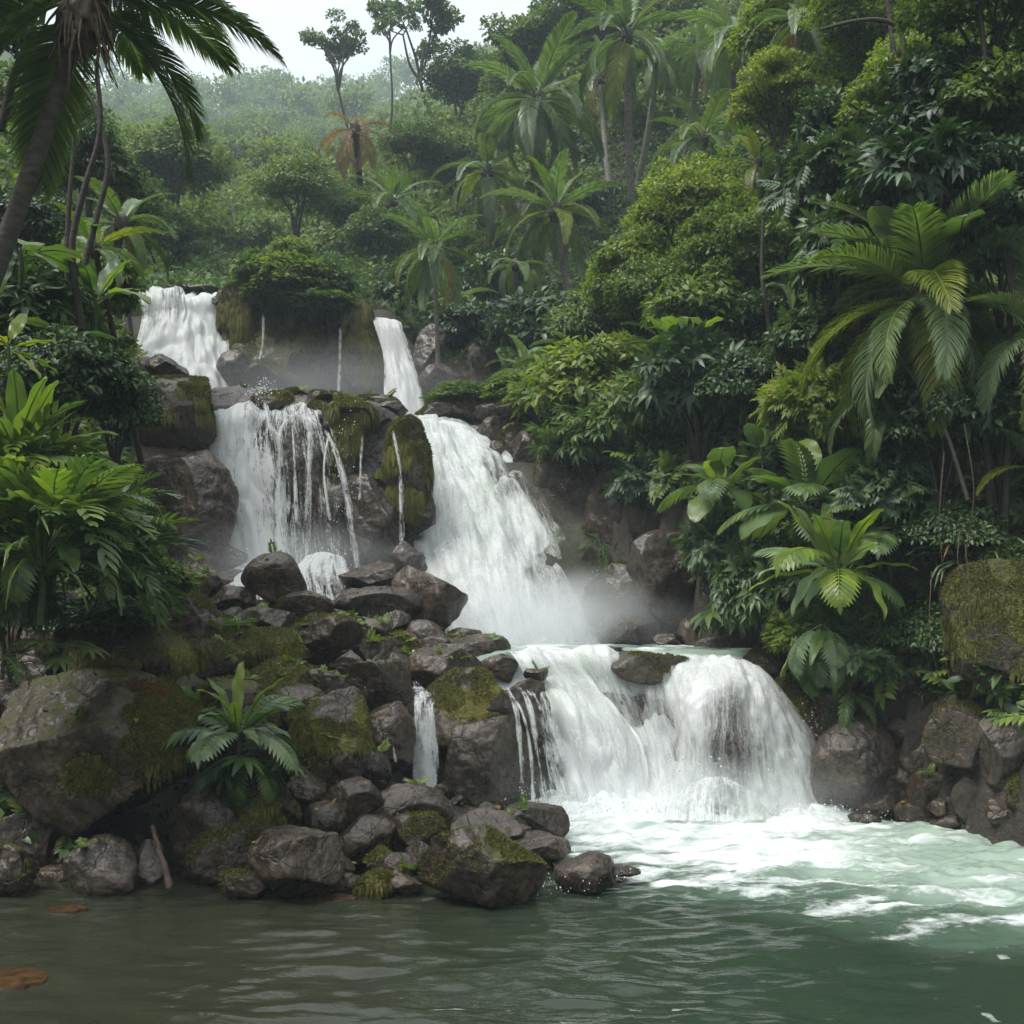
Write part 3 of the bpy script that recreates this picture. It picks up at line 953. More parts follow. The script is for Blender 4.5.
# px, py (centre), w, h (pixels), depth, moss, options, label
ROCKS = [
 (108, 752, 204, 148, 12.3, .36, dict(planes=11, seed=5, dy=.8), 'huge cracked boulder with a thick moss pad on its right shoulder, overhanging the left shore'),
 (105, 868, 70, 60, 11.5, .0, dict(sharp=9), 'smooth egg-shaped wet boulder at the waterline under the huge boulder'),
 (148, 868, 34, 50, 11.6, .0, {}, 'reddish leaning slab beside the driftwood under the huge boulder'),
 (22, 838, 62, 62, 12.0, .05, {}, 'dark boulder at the left edge just under the huge boulder'),
 (10, 872, 50, 52, 11.3, .3, {}, 'small brown mossy boulder at the waterline, leftmost of all'),
 (62, 878, 46, 26, 11.9, .05, {}, 'low wet stone between the leftmost boulder and the egg-shaped one'),
 (208, 838, 80, 96, 12.0, .12, {}, 'tall dark boulder behind the driftwood, right of the huge boulder'),
 (236, 855, 92, 66, 11.8, .38, {}, 'angular mossy boulder left of the pale cracked boulder'),
 (266, 812, 66, 52, 12.2, .5, {}, 'yellow-green mossy stone below the rosette plant'),
 (298, 866, 90, 66, 11.1, .05, dict(planes=10), 'pale cracked boulder at the waterline, lit on top, in front of the mossy stones'),
 (246, 884, 54, 26, 11.2, .3, {}, 'low mossy wedge of rock at the waterline left of the pale cracked boulder'),
 (327, 742, 86, 100, 13.2, .3, dict(flat_top=.25, planes=9), 'tall boulder with a pale flat top and a hanging moss fringe'),
 (306, 790, 42, 44, 12.8, .1, {}, 'small rounded stone under the moss-fringed tall boulder'),
 (352, 800, 62, 44, 12.5, .05, dict(planes=9), 'grey flat-topped stone between the fringed boulder and the rubble'),
 (326, 818, 46, 30, 12.2, .2, {}, None),
 (412, 812, 78, 52, 12.7, .05, dict(planes=10), 'dark pyramid-like boulder above the mossy front boulder'),
 (362, 842, 62, 50, 12.1, .15, {}, None),
 (396, 872, 42, 36, 11.6, .1, {}, None), (372, 884, 34, 18, 11.4, .5, {}, None), (346, 884, 30, 20, 11.4, .2, {}, None),
 (404, 884, 34, 24, 11.3, .0, {}, None), (340, 868, 30, 22, 11.6, .15, {}, None), (420, 858, 30, 30, 11.7, .1, {}, None),
 (384, 862, 36, 26, 11.8, .3, {}, None), (330, 850, 34, 28, 12.0, .25, {}, None), (380, 880, 26, 16, 11.2, .62, {}, None),
 (416, 838, 56, 44, 12.3, .3, dict(planes=9), 'brown wedge-shaped stone leaning on the dark pyramid-like boulder'),
 (482, 868, 120, 80, 11.0, .34, dict(planes=10, seed=88), 'big front boulder with a yellow-green moss cap standing in the water'),
 (488, 832, 76, 42, 12.6, .05, {}, 'wet grey boulder directly behind the big moss-capped front boulder'),
 (538, 851, 64, 34, 12.3, .0, {}, 'flattish dark stone right of the big moss-capped front boulder'),
 (534, 822, 68, 34, 13.6, .0, {}, 'dark stone at the edge of the foam below the rock column'),
 (585, 873, 62, 34, 11.5, .2, {}, 'small boulder with a moss tip standing out in the water, rightmost of the near shore'),
 (616, 872, 46, 12, 11.7, .0, {}, 'flat black stone barely above the water beside the moss-tipped boulder'),
 (474, 712, 88, 76, 15.6, .36, dict(planes=9), 'upper half of the split rock column with a mossy crown'),
 (488, 772, 104, 108, 15.5, .0, dict(planes=9, flat_top=.15), 'lower dark half of the split rock column between two small falls'),
 (528, 715, 46, 66, 16.0, .25, dict(planes=9), 'brown mossy shoulder of rock at the right of the split column'),
 (440, 770, 60, 90, 15.8, .0, {}, 'dark wet rock behind the slender small waterfall'),
 (385, 740, 60, 70, 14.6, .0, {}, 'dark wet boulder left of the slender small waterfall'),
 (360, 772, 60, 48, 13.6, .05, {}, 'low dark boulder under the left end of the slender small waterfall'),
 (378, 688, 64, 50, 15.2, .0, dict(planes=9, flat_top=.2), 'smooth grey block with a slanting top left of the slender small waterfall'),
 (446, 674, 78, 48, 16.6, .25, dict(planes=9), 'broad angular boulder just above the slender small waterfall'),
 (404, 668, 46, 34, 17.0, .2, {}, None), (348, 668, 46, 32, 16.0, .1, {}, None), (322, 688, 60, 36, 15.0, .15, dict(planes=9), None),
 (372, 656, 60, 34, 17.0, .42, {}, None), (300, 706, 60, 40, 14.2, .2, {}, None), (346, 716, 46, 40, 14.3, .2, {}, None),
 (318, 640, 84, 46, 16.6, .3, dict(planes=9, flat_top=.2), 'slanting grey slab with mossy edge in the middle of the left rock pile'),
 (275, 650, 62, 40, 15.6, .5, {}, 'rounded cushion of moss-covered rock left of the slanting grey slab'),
 (282, 682, 74, 40, 14.6, .5, {}, 'low moss-covered rock above the rosette plant'),
 (240, 650, 60, 44, 15.0, .5, {}, None), (228, 628, 56, 36, 15.8, .35, {}, None), (210, 660, 60, 40, 14.2, .45, {}, None),
 (275, 579, 60, 48, 17.6, .25, dict(sharp=10), 'round mossy boulder perched in front of the veil waterfall'),
 (233, 601, 46, 28, 17.4, .05, {}, 'dark wedge stone left of the round perched boulder'),
 (300, 606, 66, 30, 17.6, .3, {}, 'mossy flat stone at the foot of the round perched boulder'),
 (336, 622, 54, 28, 17.8, .1, {}, None), (268, 626, 60, 34, 16.8, .15, {}, None), (352, 640, 40, 26, 17.6, .1, {}, None),
 (392, 626, 40, 30, 18.4, .05, {}, 'small dark block in front of the smooth boulders at the main fall'),
 (424, 634, 44, 26, 18.4, .0, {}, None), (372, 632, 40, 24, 18.2, .3, {}, None), (400, 644, 44, 22, 18.0, .4, {}, None),
 (436, 648, 42, 24, 18.0, .05, {}, None), (470, 652, 78, 32, 18.0, .0, dict(planes=9), 'long low wedge of rock at the lip of the upper pool'),
 (496, 668, 44, 26, 17.4, .1, {}, None), (462, 640, 40, 22, 19, .0, {}, None),
 (190, 620, 60, 50, 15.2, .3, {}, None), (180, 590, 50, 46, 16.5, .3, {}, None), (205, 580, 40, 34, 17.6, .1, {}, None),
 (136, 655, 118, 62, 13.2, .6, dict(planes=9), 'long moss-covered rock behind the huge cracked boulder'),
 (60, 640, 110, 90, 13.2, .15, {}, 'dark soil-stained boulder in shade under the big leafy plant'),
 (20, 690, 100, 90, 13.0, .1, {}, 'shaded boulder at the left edge behind the huge boulder'),
 (230, 712, 90, 60, 13.4, .4, {}, 'mossy rock hidden behind the rosette plant'),
 (250, 760, 80, 70, 12.9, .25, {}, 'shaded rock just under the rosette plant'),
 (428, 602, 78, 64, 19.4, .0, dict(planes=10), 'big smooth wet boulder at the left foot of the main waterfall'),
 (380, 608, 88, 40, 19.2, .0, dict(planes=10), 'low smooth wet boulder left of the big one at the main fall'),
 (350, 612, 50, 30, 19.4, .0, {}, None), (330, 572, 46, 26, 21.9, .1, {}, None), (372, 580, 60, 36, 20.6, .0, {}, None),
 (404, 566, 42, 44, 21.2, .05, {}, 'rounded brown boulder beside the left edge of the main waterfall'),
 (296, 592, 40, 30, 21.2, .0, {}, None), (218, 590, 60, 40, 21.0, .0, {}, None), (356, 598, 36, 24, 20.6, .0, {}, None),
 # the dark wall of the veil fall
 (168, 418, 96, 82, 22.2, .3, dict(planes=9, flat_top=.15), 'big dark block with moss drips on its right, left of the veil fall'),
 (166, 466, 80, 50, 22.0, .0, {}, 'dark wedge of rock squeezed under the moss-dripped block'),
 (190, 512, 96, 112, 21.5, .05, dict(planes=9), 'tall dark smooth boulder standing left of the veil waterfall'),
 (196, 565, 90, 50, 21.2, .05, {}, 'low dark boulder at the left foot of the veil waterfall'),
 (150, 374, 60, 28, 24.5, .1, {}, 'left of two dark stones under the broad top waterfall'),
 (168, 372, 42, 30, 24.0, .0, {}, 'right of two dark stones under the broad top waterfall'),
 (100, 395, 80, 60, 22.4, .3, {}, None), (94, 352, 60, 70, 26, .3, {}, None), (98, 310, 56, 60, 30, .35, dict(planes=9), 'mossy rock shoulder left of the broad top waterfall'),
 (230, 470, 110, 150, 23.6, .0, dict(planes=9), 'dark rock wall behind the solid part of the veil fall'),
 (300, 480, 96, 150, 23.3, .0, dict(planes=9), 'dark bulging rock behind the thin strands of the veil fall'),
 (340, 520, 62, 110, 22.8, .05, dict(planes=9), 'tall brown rock under the right-hand arc of the veil fall'),
 (374, 525, 56, 90, 22.4, .0, dict(planes=8), 'slanting smooth rock below the mossy columns'),
 (372, 470, 80, 120, 23.4, .0, dict(planes=9), 'black recess of rock between the mossy columns'),
 (345, 446, 34, 68, 22.6, .52, dict(planes=9), 'left mossy column hanging from the middle ledge'),
 (408, 464, 44, 84, 22.3, .55, dict(planes=9, sharp=14), 'right mossy column at the left lip of the main waterfall'),
 (410, 520, 50, 70, 23.2, .05, {}, 'shaded rock under the right mossy column'),
 # ledge stones of the middle tier
 (232, 398, 30, 14, 23.4, .3, {}, None), (275, 404, 44, 24, 23.0, .42, {}, None), (302, 398, 34, 18, 23.6, .4, {}, None),
 (330, 402, 44, 22, 23.4, .45, {}, None), (352, 412, 52, 26, 22.9, .5, {}, None), (378, 404, 50, 18, 23.8, .3, {}, None),
 (376, 418, 36, 20, 23.0, .15, {}, None), (392, 410, 30, 16, 23.2, .3, {}, None), (318, 412, 26, 18, 22.9, .35, {}, None), (405, 426, 34, 18, 22.9, .5, {}, None),
 # top tier cliff
 (238, 330, 38, 84, 32.0, .5, dict(planes=9), 'moss-curtained rock pillar right of the broad top waterfall'),
 (290, 350, 110, 120, 32.2, .5, dict(planes=9), 'dark hollow cliff under the overhanging shrub'),  # moss value raised to darken the sunlit face, shade put into the colour
 (335, 348, 50, 100, 32.0, .15, dict(planes=9), None),
 (362, 350, 44, 92, 31.4, .5, dict(planes=9), 'moss-curtained rock pillar left of the narrow top waterfall'),
 (236, 372, 36, 40, 30.8, .2, {}, 'rounded wet rock at the right foot of the broad top waterfall'),
 (272, 378, 50, 34, 30.8, .3, {}, 'mossy wet rock at the foot of the dark hollow cliff'),
 (196, 291, 60, 7, 33.5, .1, {}, 'thin dark ledge stone at the lip of the broad top waterfall'),
 (222, 300, 20, 18, 32.0, .3, {}, None), (292, 302, 100, 40, 32.4, .3, {}, 'mossy ledge under the overhanging shrub'),
 (430, 358, 34, 60, 32, .2, {}, None), (440, 382, 44, 40, 30.5, .1, {}, 'rounded brown rock right of the narrow top waterfall'), (470, 380, 60, 70, 31, .3, {}, None),
 # right lip of the main fall
 (436, 412, 40, 14, 28.0, .3, {}, None), (466, 410, 50, 18, 28.2, .3, {}, None), (474, 433, 32, 16, 27.4, .05, {}, 'dark wet stone standing in the water at the right lip of the main fall'),
 (498, 412, 46, 26, 27.6, .3, {}, None), (494, 432, 30, 30, 26.8, .25, {}, None), (520, 412, 46, 34, 27.0, .3, {}, None), (514, 446, 34, 40, 26.2, .3, {}, 'brown upright stone above the right shoulder of the main fall'),
 (530, 456, 34, 44, 25.6, .05, {}, 'dark rounded stone at the right shoulder of the main fall'), (500, 452, 22, 20, 26, .0, {}, None),
 (546, 432, 40, 50, 26.2, .45, {}, None), (558, 484, 50, 108, 24.8, .4, dict(planes=9), 'tall moss-streaked rock pillar along the right edge of the main fall'),
 (590, 500, 60, 150, 24.3, .15, dict(planes=9), 'dark shaded cliff face right of the moss-streaked pillar'),
 (628, 520, 90, 150, 23.6, .1, dict(planes=9), 'shadowed cliff hollow under the bright hanging bush'),
 (680, 510, 100, 150, 22.4, .1, dict(planes=9), None),
 # foot of the main fall, right
 (622, 602, 74, 72, 20.9, .3, dict(planes=9), 'dark leaning boulder at the right foot of the main waterfall'),  # extra moss colour mutes the bright sun highlight on this boulder
 (668, 578, 74, 88, 20.2, .05, dict(planes=9), 'big brown boulder above the dark leaning one, right of the main fall'),
 (630, 632, 60, 34, 20.0, .0, {}, 'low wet boulder at the far edge of the upper pool'),
 (692, 636, 30, 32, 19.6, .0, dict(planes=7), 'small pointed stone at the far edge of the upper pool'),
 (668, 642, 30, 16, 19.6, .0, {}, None), (720, 646, 50, 16, 19.0, .05, {}, None), (720, 610, 70, 80, 20.4, .05, {}, None), (770, 610, 90, 90, 19.2, .1, {}, None),
 (650, 668, 76, 28, 17.0, .3, dict(sharp=10), 'brown mossy rock half drowned at the lip of the wide lower fall'),
 (602, 649, 40, 5, 17.6, .1, {}, 'flat brown stone just breaking the upper pool'), (536, 675, 24, 12, 16.6, .1, {}, 'small brown stone in the water right of the split column'),
 (730, 764, 104, 150, 16.3, .0, dict(sharp=10), 'dark domed rock showing through the wide lower fall'),
 (716, 806, 50, 34, 15.3, .0, dict(sharp=9), 'rounded dark rock inside the foaming hump'),
 # right ledge and lower right bank
 (775, 672, 90, 46, 17.4, .35, dict(planes=9), 'mossy overhanging ledge right of the lip of the lower fall'),
 (812, 720, 80, 110, 16.8, .3, dict(planes=9), 'moss-dripping rock wall right of the domed fall'),
 (860, 690, 100, 120, 16.4, .2, {}, None), (920, 690, 100, 120, 15.8, .2, {}, None),
 (856, 764, 84, 84, 15.3, .05, dict(planes=8), 'large brown slab-sided boulder at the right foot of the lower fall'),
 (900, 782, 50, 56, 15.2, .0, {}, 'leaning dark slab right of the large slab-sided boulder'), (916, 812, 40, 24, 14.8, .0, {}, None),
 (938, 790, 60, 62, 14.8, .0, dict(planes=8), 'warm brown faceted boulder in the right shore rubble'), (966, 812, 46, 34, 14.4, .0, {}, None), (880, 806, 46, 24, 15.1, .0, {}, None),
 (984, 798, 60, 60, 14.2, .0, dict(planes=8), 'brown faceted boulder near the right edge of the waterline'), (1012, 812, 50, 40, 13.8, .0, {}, None), (950, 822, 40, 14, 14.4, .0, {}, None),
 (958, 736, 62, 62, 14.2, .3, dict(planes=9), 'pale-fronted mossy stone under the small fern on the right bank'),
 (1008, 752, 56, 66, 13.8, .05, {}, 'grey boulder at the right edge above the waterline rubble'), (985, 756, 34, 50, 14.3, .35, {}, None),
 (1022, 795, 30, 46, 13.5, .5, {}, 'small boulder with bright moss cut by the right edge'),
 (906, 740, 50, 44, 15.4, .05, {}, None), (924, 758, 46, 40, 15.0, .0, {}, None), (960, 770, 40, 34, 14.7, .0, {}, None), (890, 748, 40, 40, 15.8, .05, {}, None),
 (996, 632, 104, 124, 14.0, .58, dict(planes=8, flat_top=.1), 'big squarish boulder thickly hung with yellow-green moss at the right edge'),
 (990, 700, 90, 70, 15.1, .4, {}, 'mossy rock shelf below the moss-hung squarish boulder'), (925, 560, 70, 60, 16.2, .55, {}, 'mossy hump of rock behind the spreading pale rosette'),
 (864, 818, 30, 10, 14.8, .0, {}, 'lone black stone awash off the right foot of the lower fall'),
 (946, 640, 80, 120, 16.2, .2, {}, None),
]
GRP = {'shore': ('small wet brown stone among the unnumbered rubble of the left rock pile', 'small stones of the left rock pile'),
       'ledge': ('mossy stone set in the ledge edge along the middle tier', 'stones of the middle ledge'),
       'lip': ('small brown stone in the row right of the main waterfall lip', 'stones right of the main fall lip'),
       'top': ('dark rock of the top tier cliff beside the upper falls', 'rocks of the top tier cliff'),
       'pool': ('dark wet rock along the shaded far side of the upper pool', 'rocks at the far side of the upper pool'),
       'right': ('brown angular stone in the rubble of the right shore', 'stones of the right shore'),
       'foot': ('small wet stone below the veil waterfall near the main fall', 'wet stones below the veil fall')}


def rock_group(px, py, d):
    if d > 29:
        return 'top'
    if px < 200 and py < 420:
        return 'top'
    if py < 440 and px < 420:
        return 'ledge'
    if px > 840 and py > 600:
        return 'right'
    if px > 590 and py > 480:
        return 'pool'
    if px > 420 and py < 480:
        return 'lip'
    if d > 18.9:
        return 'foot'
    return 'shore'


GRP['shore'] = ('small wet brown stone lying loose in the rubble of the left rock pile', GRP['shore'][1])
rock_objs = {}
for k, (px, py, w, h, d, moss, opt, lab) in enumerate(ROCKS):
    big = w * h
    lev = 7 if big > 7000 else 6 if big > 1100 else 5
    opt = dict(opt)
    dy = opt.pop('dy', 0.85)
    seed = opt.pop('seed', 100 + k)
    sx, sz = w * d / F * 1.06, h * d / F * 1.08
    V, Fc = rock_shape(seed, lev, (sx, min(sx, 3.2) * dy if sx < 2 * sz else sx * .7, sz * 1.05), **{**dict(planes=9, rough=0.036), **opt})
    o = link('boulder' if big > 2200 else 'stone', mk_mesh('rock', V, Fc, True, M['rock']), loc=at(px, py, d))
    o['moss'] = float(moss)
    if lab:
        tag(o, lab, 'boulder' if big > 2200 else 'stone')
    else:
        l_, g_ = GRP[rock_group(px, py, d)]
        tag(o, l_, 'stone', g_)
    rock_objs[lab or k] = (o, V, Fc, moss, px, py)

# filler rubble: stones wedged between the big ones on both shores, and sunken ones
g = np.random.default_rng(9)
protos = [mk_mesh('stone', *rock_shape(900 + i, 5, (1, .9, .75), planes=12, rough=.05), True, M['rock']) for i in range(8)]


def scatter_stones(n, xr, yr, srange, lab, grp, zf=None, moss=(0, .4)):
    for i in range(n):
        x, y = g.uniform(*xr), g.uniform(*yr)
        z = th1(x, y)
        if zf and not zf(x, y, z):
            continue
        s = g.uniform(*srange)
        o = link('stone', protos[g.integers(8)], loc=(x, y, z + s * .1), rot=(g.uniform(-.5, .5), g.uniform(-.5, .5), g.uniform(0, 6.3)), scale=s)
        o['moss'] = float(g.uniform(*moss))
        tag(o, lab, 'stone', grp)


scatter_stones(210, (-3.8, 0.4), (11.3, 20.2), (.16, .48), *GRP['shore'], zf=lambda x, y, z: z > -0.4 and not (13.6 < y < 16.4 and x > -1.7))
scatter_stones(55, (4.4, 8.0), (12.5, 16.2), (.3, .7), *GRP['right'], zf=lambda x, y, z: z > -1.2, moss=(0, .2))

mb = MB()
shp = [rock_shape(950 + i, 4, (1, .9, .75), planes=9) for i in range(8)]
for i in range(420):
    x, y = g.uniform(-3.9, .4), g.uniform(11.3, 20.2)
    z = th1(x, y)
    if z < -.4 or (13.6 < y < 16.4 and x > -1.7):
        continue
    s_, a_ = g.uniform(.08, .24), g.uniform(0, 6.3)
    V, Fc = shp[i % 8]
    c_, n_ = math.cos(a_), math.sin(a_)
    mb.add(np.stack([V[:, 0] * c_ - V[:, 1] * n_, V[:, 0] * n_ + V[:, 1] * c_, V[:, 2]], 1) * s_ + [x, y, z + s_ * .3], Fc)
o = tag(link('rubble', mb.mesh('rubble', M['rock'])), 'small wet rubble filling the gaps of the left rock pile', 'rubble', kind='stuff')
o['moss'] = .2

# ------------------------------------------------------------------ moss: tufts and hanging fringes on the mossiest rocks
def moss_on(o, V, Fc, n, length, hang=False, seed=1, thr=0.0, mat='moss_tuft', region=None, zmin=0.15):
    g = np.random.default_rng(seed)
    a, b, c = V[Fc[:, 0]], V[Fc[:, 1]], V[Fc[:, 2]]
    nn = np.cross(b - a, c - a)
    ar = np.linalg.norm(nn, axis=1)
    nn = nn / np.maximum(ar, 1e-12)[:, None]
    nn = np.where((nn * (a + b + c)).sum(1, keepdims=True) < 0, -nn, nn)
    w = ar * (nn[:, 2] > zmin if not hang else np.abs(nn[:, 2]) < 0.75)
    cen = (a + b + c) / 3
    if region is not None:
        w = w * region(cen)
    f1 = fbm(cen * 1.6 + seed, 3)
    w = w * (f1 > thr)
    if w.sum() == 0:
        return None
    i = g.choice(len(Fc), n, p=w / w.sum())
    r1, r2 = g.random(n), g.random(n)
    sw = r1 + r2 > 1
    r1[sw], r2[sw] = 1 - r1[sw], 1 - r2[sw]
    p = a[i] + r1[:, None] * (b[i] - a[i]) + r2[:, None] * (c[i] - a[i])
    nrmv = nn[i]
    s = length * (0.5 + g.random(n))
    if hang:
        s = length * (0.35 + 1.3 * g.random(n) ** 2)
        dirv = nrm(nrmv * 0.18 + g.normal(size=(n, 3)) * 0.06 + np.array([0, 0, -1.0]))
        side = nrm(np.cross(dirv, nrmv)) * (0.012 + .1 * length * .2)
    else:
        dirv = nrm(nrmv * 0.8 + g.normal(size=(n, 3)) * 0.55 + np.array([0, 0, 0.1]))
        side = nrm(np.cross(dirv, g.normal(size=(n, 3)))) * (length * 0.16)
    mid = p + dirv * s[:, None] * 0.5 + nrmv * (0.012 if hang else 0.0)
    tip = p + dirv * s[:, None] + (0 if hang else np.array([0, 0, -0.15]) * s[:, None])
    Vt = np.stack([p - side, p + side, mid + side * .8, mid - side * .8, tip], 1).reshape(-1, 3)
    base = (np.arange(n) * 5)[:, None]
    Ft = np.concatenate([base + [0, 1, 2], base + [0, 2, 3], base + [3, 2, 4]])
    me = mk_mesh('moss', Vt, Ft, False, M[mat])
    return link('moss', me, parent=o)


for key, (o, V, Fc, moss, px, py) in list(rock_objs.items()):
    L_ = key if isinstance(key, str) else ''
    ext = float(np.ptp(V[:, 0]) * np.ptp(V[:, 2]))
    if L_.startswith('huge cracked'):
        moss_on(o, V, Fc, 26000, .045, seed=3, thr=-2, zmin=-0.5, region=lambda c: (c[:, 0] + .25 * fbm(c * 3, 3) > 0.55) & (c[:, 2] > -0.45))
        m2 = moss_on(o, V, Fc, 5000, .05, seed=4, thr=-2, zmin=-0.8, region=lambda c: (np.hypot(c[:, 0] - .1, (c[:, 2] + .12) * 1.2) + .12 * fbm(c * 4, 3) < .27) & (c[:, 1] < 0))
        m3 = moss_on(o, V, Fc, 420, .07, seed=5, thr=-2, mat='fern_red', region=lambda c: (np.hypot(c[:, 0] - .55, c[:, 1] + .3) < .22))
        moss_on(o, V, Fc, 1800, .11, hang=True, seed=6, thr=-2, region=lambda c: (c[:, 0] > .7))
    elif moss >= .3 and px > 0:
        n = int(min(22000, max(900, ext * 5000)))
        moss_on(o, V, Fc, n, .035 if py > 600 else .05, seed=px, thr=.25 - moss)
        if moss >= .45 or 'fringe' in L_ or 'curtain' in L_ or 'drip' in L_ or 'column' in L_:
            moss_on(o, V, Fc, int(min(16000, n)), .10 if py > 500 else .22, hang=True, seed=py, thr=-.15 if moss > .45 or 'fringe' in L_ else .1,
                    region=(lambda c, V=V: c[:, 2] > (.05 * V[:, 2].min() if True else 0)) if moss < .5 else None)

# the stick
mb = MB()
P = catmull([at(153, 826, 11.6), at(158, 846, 11.45), at(165, 868, 11.3), at(170, 889, 11.2)], 30)
P = P + np.stack([fbm(P * 6, 2) * .02, 0 * P[:, 0], 0 * P[:, 0]], 1)
tube(mb, P, np.linspace(.022, .042, 30) * (1 + .35 * fbm(P * 9, 3)), 9)
tube(mb, [at(158, 843, 11.5), at(152, 850, 11.45)], [.02, .006], 6)
tag(link('driftwood', mb.mesh('driftwood', M['wood'])), 'reddish driftwood stick leaning under the huge boulder', 'driftwood')

# submerged orange-brown leaves / silt slicks floating near the left shore
for (px, py, rx, rz, lab) in ((66, 909, .2, .035, 'small orange-brown leaf litter patch floating by the left shore'), (14, 978, .3, .09, 'larger orange-brown leaf litter patch floating at the left edge'),
                              (335, 898, .2, .05, 'orange-brown leaf litter patch beside the front shore stones')):
    d = F * HC / (py - YH)
    n = 28
    an = np.linspace(0, 2 * np.pi, n, endpoint=False)
    rr = 1 + .35 * fbm(np.stack([np.cos(an), np.sin(an), 0 * an + px], -1) * 1.4, 3)
    mb = MB()
    pts = np.stack([np.cos(an) * rx * rr, np.sin(an) * rz * 3.2 * rr, 0 * an], -1)
    top = np.concatenate([[[0, 0, .012]], pts + [0, 0, .006], pts * 1.04 + [0, 0, -.03]])
    j = np.arange(n)
    mb.add(top, np.stack([0 * j, 1 + j, 1 + (j + 1) % n], -1))
    mb.add(top, np.stack([1 + j, 1 + n + j, 1 + n + (j + 1) % n], -1))
    mb.add(top, np.stack([1 + j, 1 + n + (j + 1) % n, 1 + (j + 1) % n], -1))
    m_, t_, N_ = (newmat('leaf_litter') if 'leaf_litter' not in bpy.data.materials else (bpy.data.materials['leaf_litter'], None, None))
    if t_:
        p_ = N_('BsdfPrincipled')
        ge = N_('NewGeometry')
        c_ = ramp(N_, t_.links.new, noise(N_, t_.links.new, ge.outputs['Position'], 14, 5), [(.35, (.02, .014, .006)), (.65, (.09, .042, .012))])
        t_.links.new(c_, p_.inputs['Base Color'])
        p_.inputs['Roughness'].default_value = .35
        t_.links.new(p_.outputs[0], N_('OutputMaterial').inputs[0])
    o = link('leaf_litter', mb.mesh('leaf_litter', m_), loc=((px - 512) / F * d, d, 0.004))
    tag(o, lab, 'leaf litter')
# ------------------------------------------------------------------ leaves
def leaf_tpl(w=0.25, droop=0.25, fold=0.25, ys=(0, .3, .65, 1), ws=(0, 1, .8, 0)):
    """one ovate leaf along +Y, up = +Z, length 1"""
    V, Fc = [(0, 0, 0)], []
    for k in range(1, len(ys) - 1):
        y = ys[k]
        z = -droop * y * y
        hw = w * ws[k]
        V += [(0, y, z), (-hw, y, z + fold * hw), (hw, y, z + fold * hw)]
    V.append((0, 1, -droop))
    n = len(V) - 1
    Fc += [(0, 1, 2), (0, 3, 1)]
    for k in range(len(ys) - 3):
        a = 1 + 3 * k
        Fc += [(a, a + 3, a + 4), (a, a + 4, a + 1), (a, a + 2, a + 5), (a, a + 5, a + 3)]
    a = n - 3
    Fc += [(a, n, a + 1), (a, a + 2, n)]
    return np.array(V, float), np.array(Fc)


def rotz(V, a):
    c, s = math.cos(a), math.sin(a)
    return np.stack([V[:, 0] * c - V[:, 1] * s, V[:, 0] * s + V[:, 1] * c, V[:, 2]], 1)


def rotx(V, a):
    c, s = math.cos(a), math.sin(a)
    return np.stack([V[:, 0], V[:, 1] * c - V[:, 2] * s, V[:, 1] * s + V[:, 2] * c], 1)


def tpl_join(items):
    V, Fc, n = [], [], 0
    for v, f in items:
        V.append(v); Fc.append(f + n)
        n += len(v)
    return np.concatenate(V), np.concatenate(Fc)


T_LEAF = leaf_tpl(.24, .25, .3)
T_SMALL = leaf_tpl(.3, .1, .2, (0, .5, 1), (0, 1, 0))
T_LONG = leaf_tpl(.11, .45, .3)
T_QUAD = (np.array([(0, 0, 0), (-.36, .5, .05), (.36, .5, .05), (0, 1, -.15)]), np.array([(0, 2, 1), (1, 2, 3)]))


def sprig(n=5, w=.2):
    it = []
    for k in range(n):
        for s in (-1, 1):
            v, f = leaf_tpl(w, .3, .3)
            v = rotz(v * (.42 - .02 * k), s * -.95) + [0, .1 + .72 * k / n, -.1 * (k / n) ** 2]
            it.append((v, f))
    v, f = leaf_tpl(w, .3, .3)
    it.append((v * .4 + [0, .72, -.06], f))
    return tpl_join(it)


def palmate(n=7, w=.17, spread=2.3, dr=.5):
    it = []
    for k in range(n):
        a = (k / (n - 1) - .5) * 2 * spread
        v, f = leaf_tpl(w, dr, .3)
        v = rotz(v * (1 - .25 * abs(a) / spread), -a)
        it.append((v * .6 + [0, .45, 0], f))
    it.append((np.array([(-.012, 0, .12), (.012, 0, .12), (0, .45, 0)]), np.array([(0, 1, 2)])))
    return tpl_join(it)


T_SPRIG = sprig()
T_PALMATE = palmate()


def batch(T, pos, dirv, up, s):
    V0, F0 = T
    y = nrm(dirv)
    x = nrm(np.cross(y, up))
    z = np.cross(x, y)
    s = np.asarray(s)[:, None, None]
    V = pos[:, None] + s * (V0[None, :, 0:1] * x[:, None] + V0[None, :, 1:2] * y[:, None] + V0[None, :, 2:3] * z[:, None])
    Fc = F0[None] + (np.arange(len(pos)) * len(V0))[:, None, None]
    return V.reshape(-1, 3), Fc.reshape(-1, 3)


def usphere(g, n):
    return nrm(g.normal(size=(n, 3)))


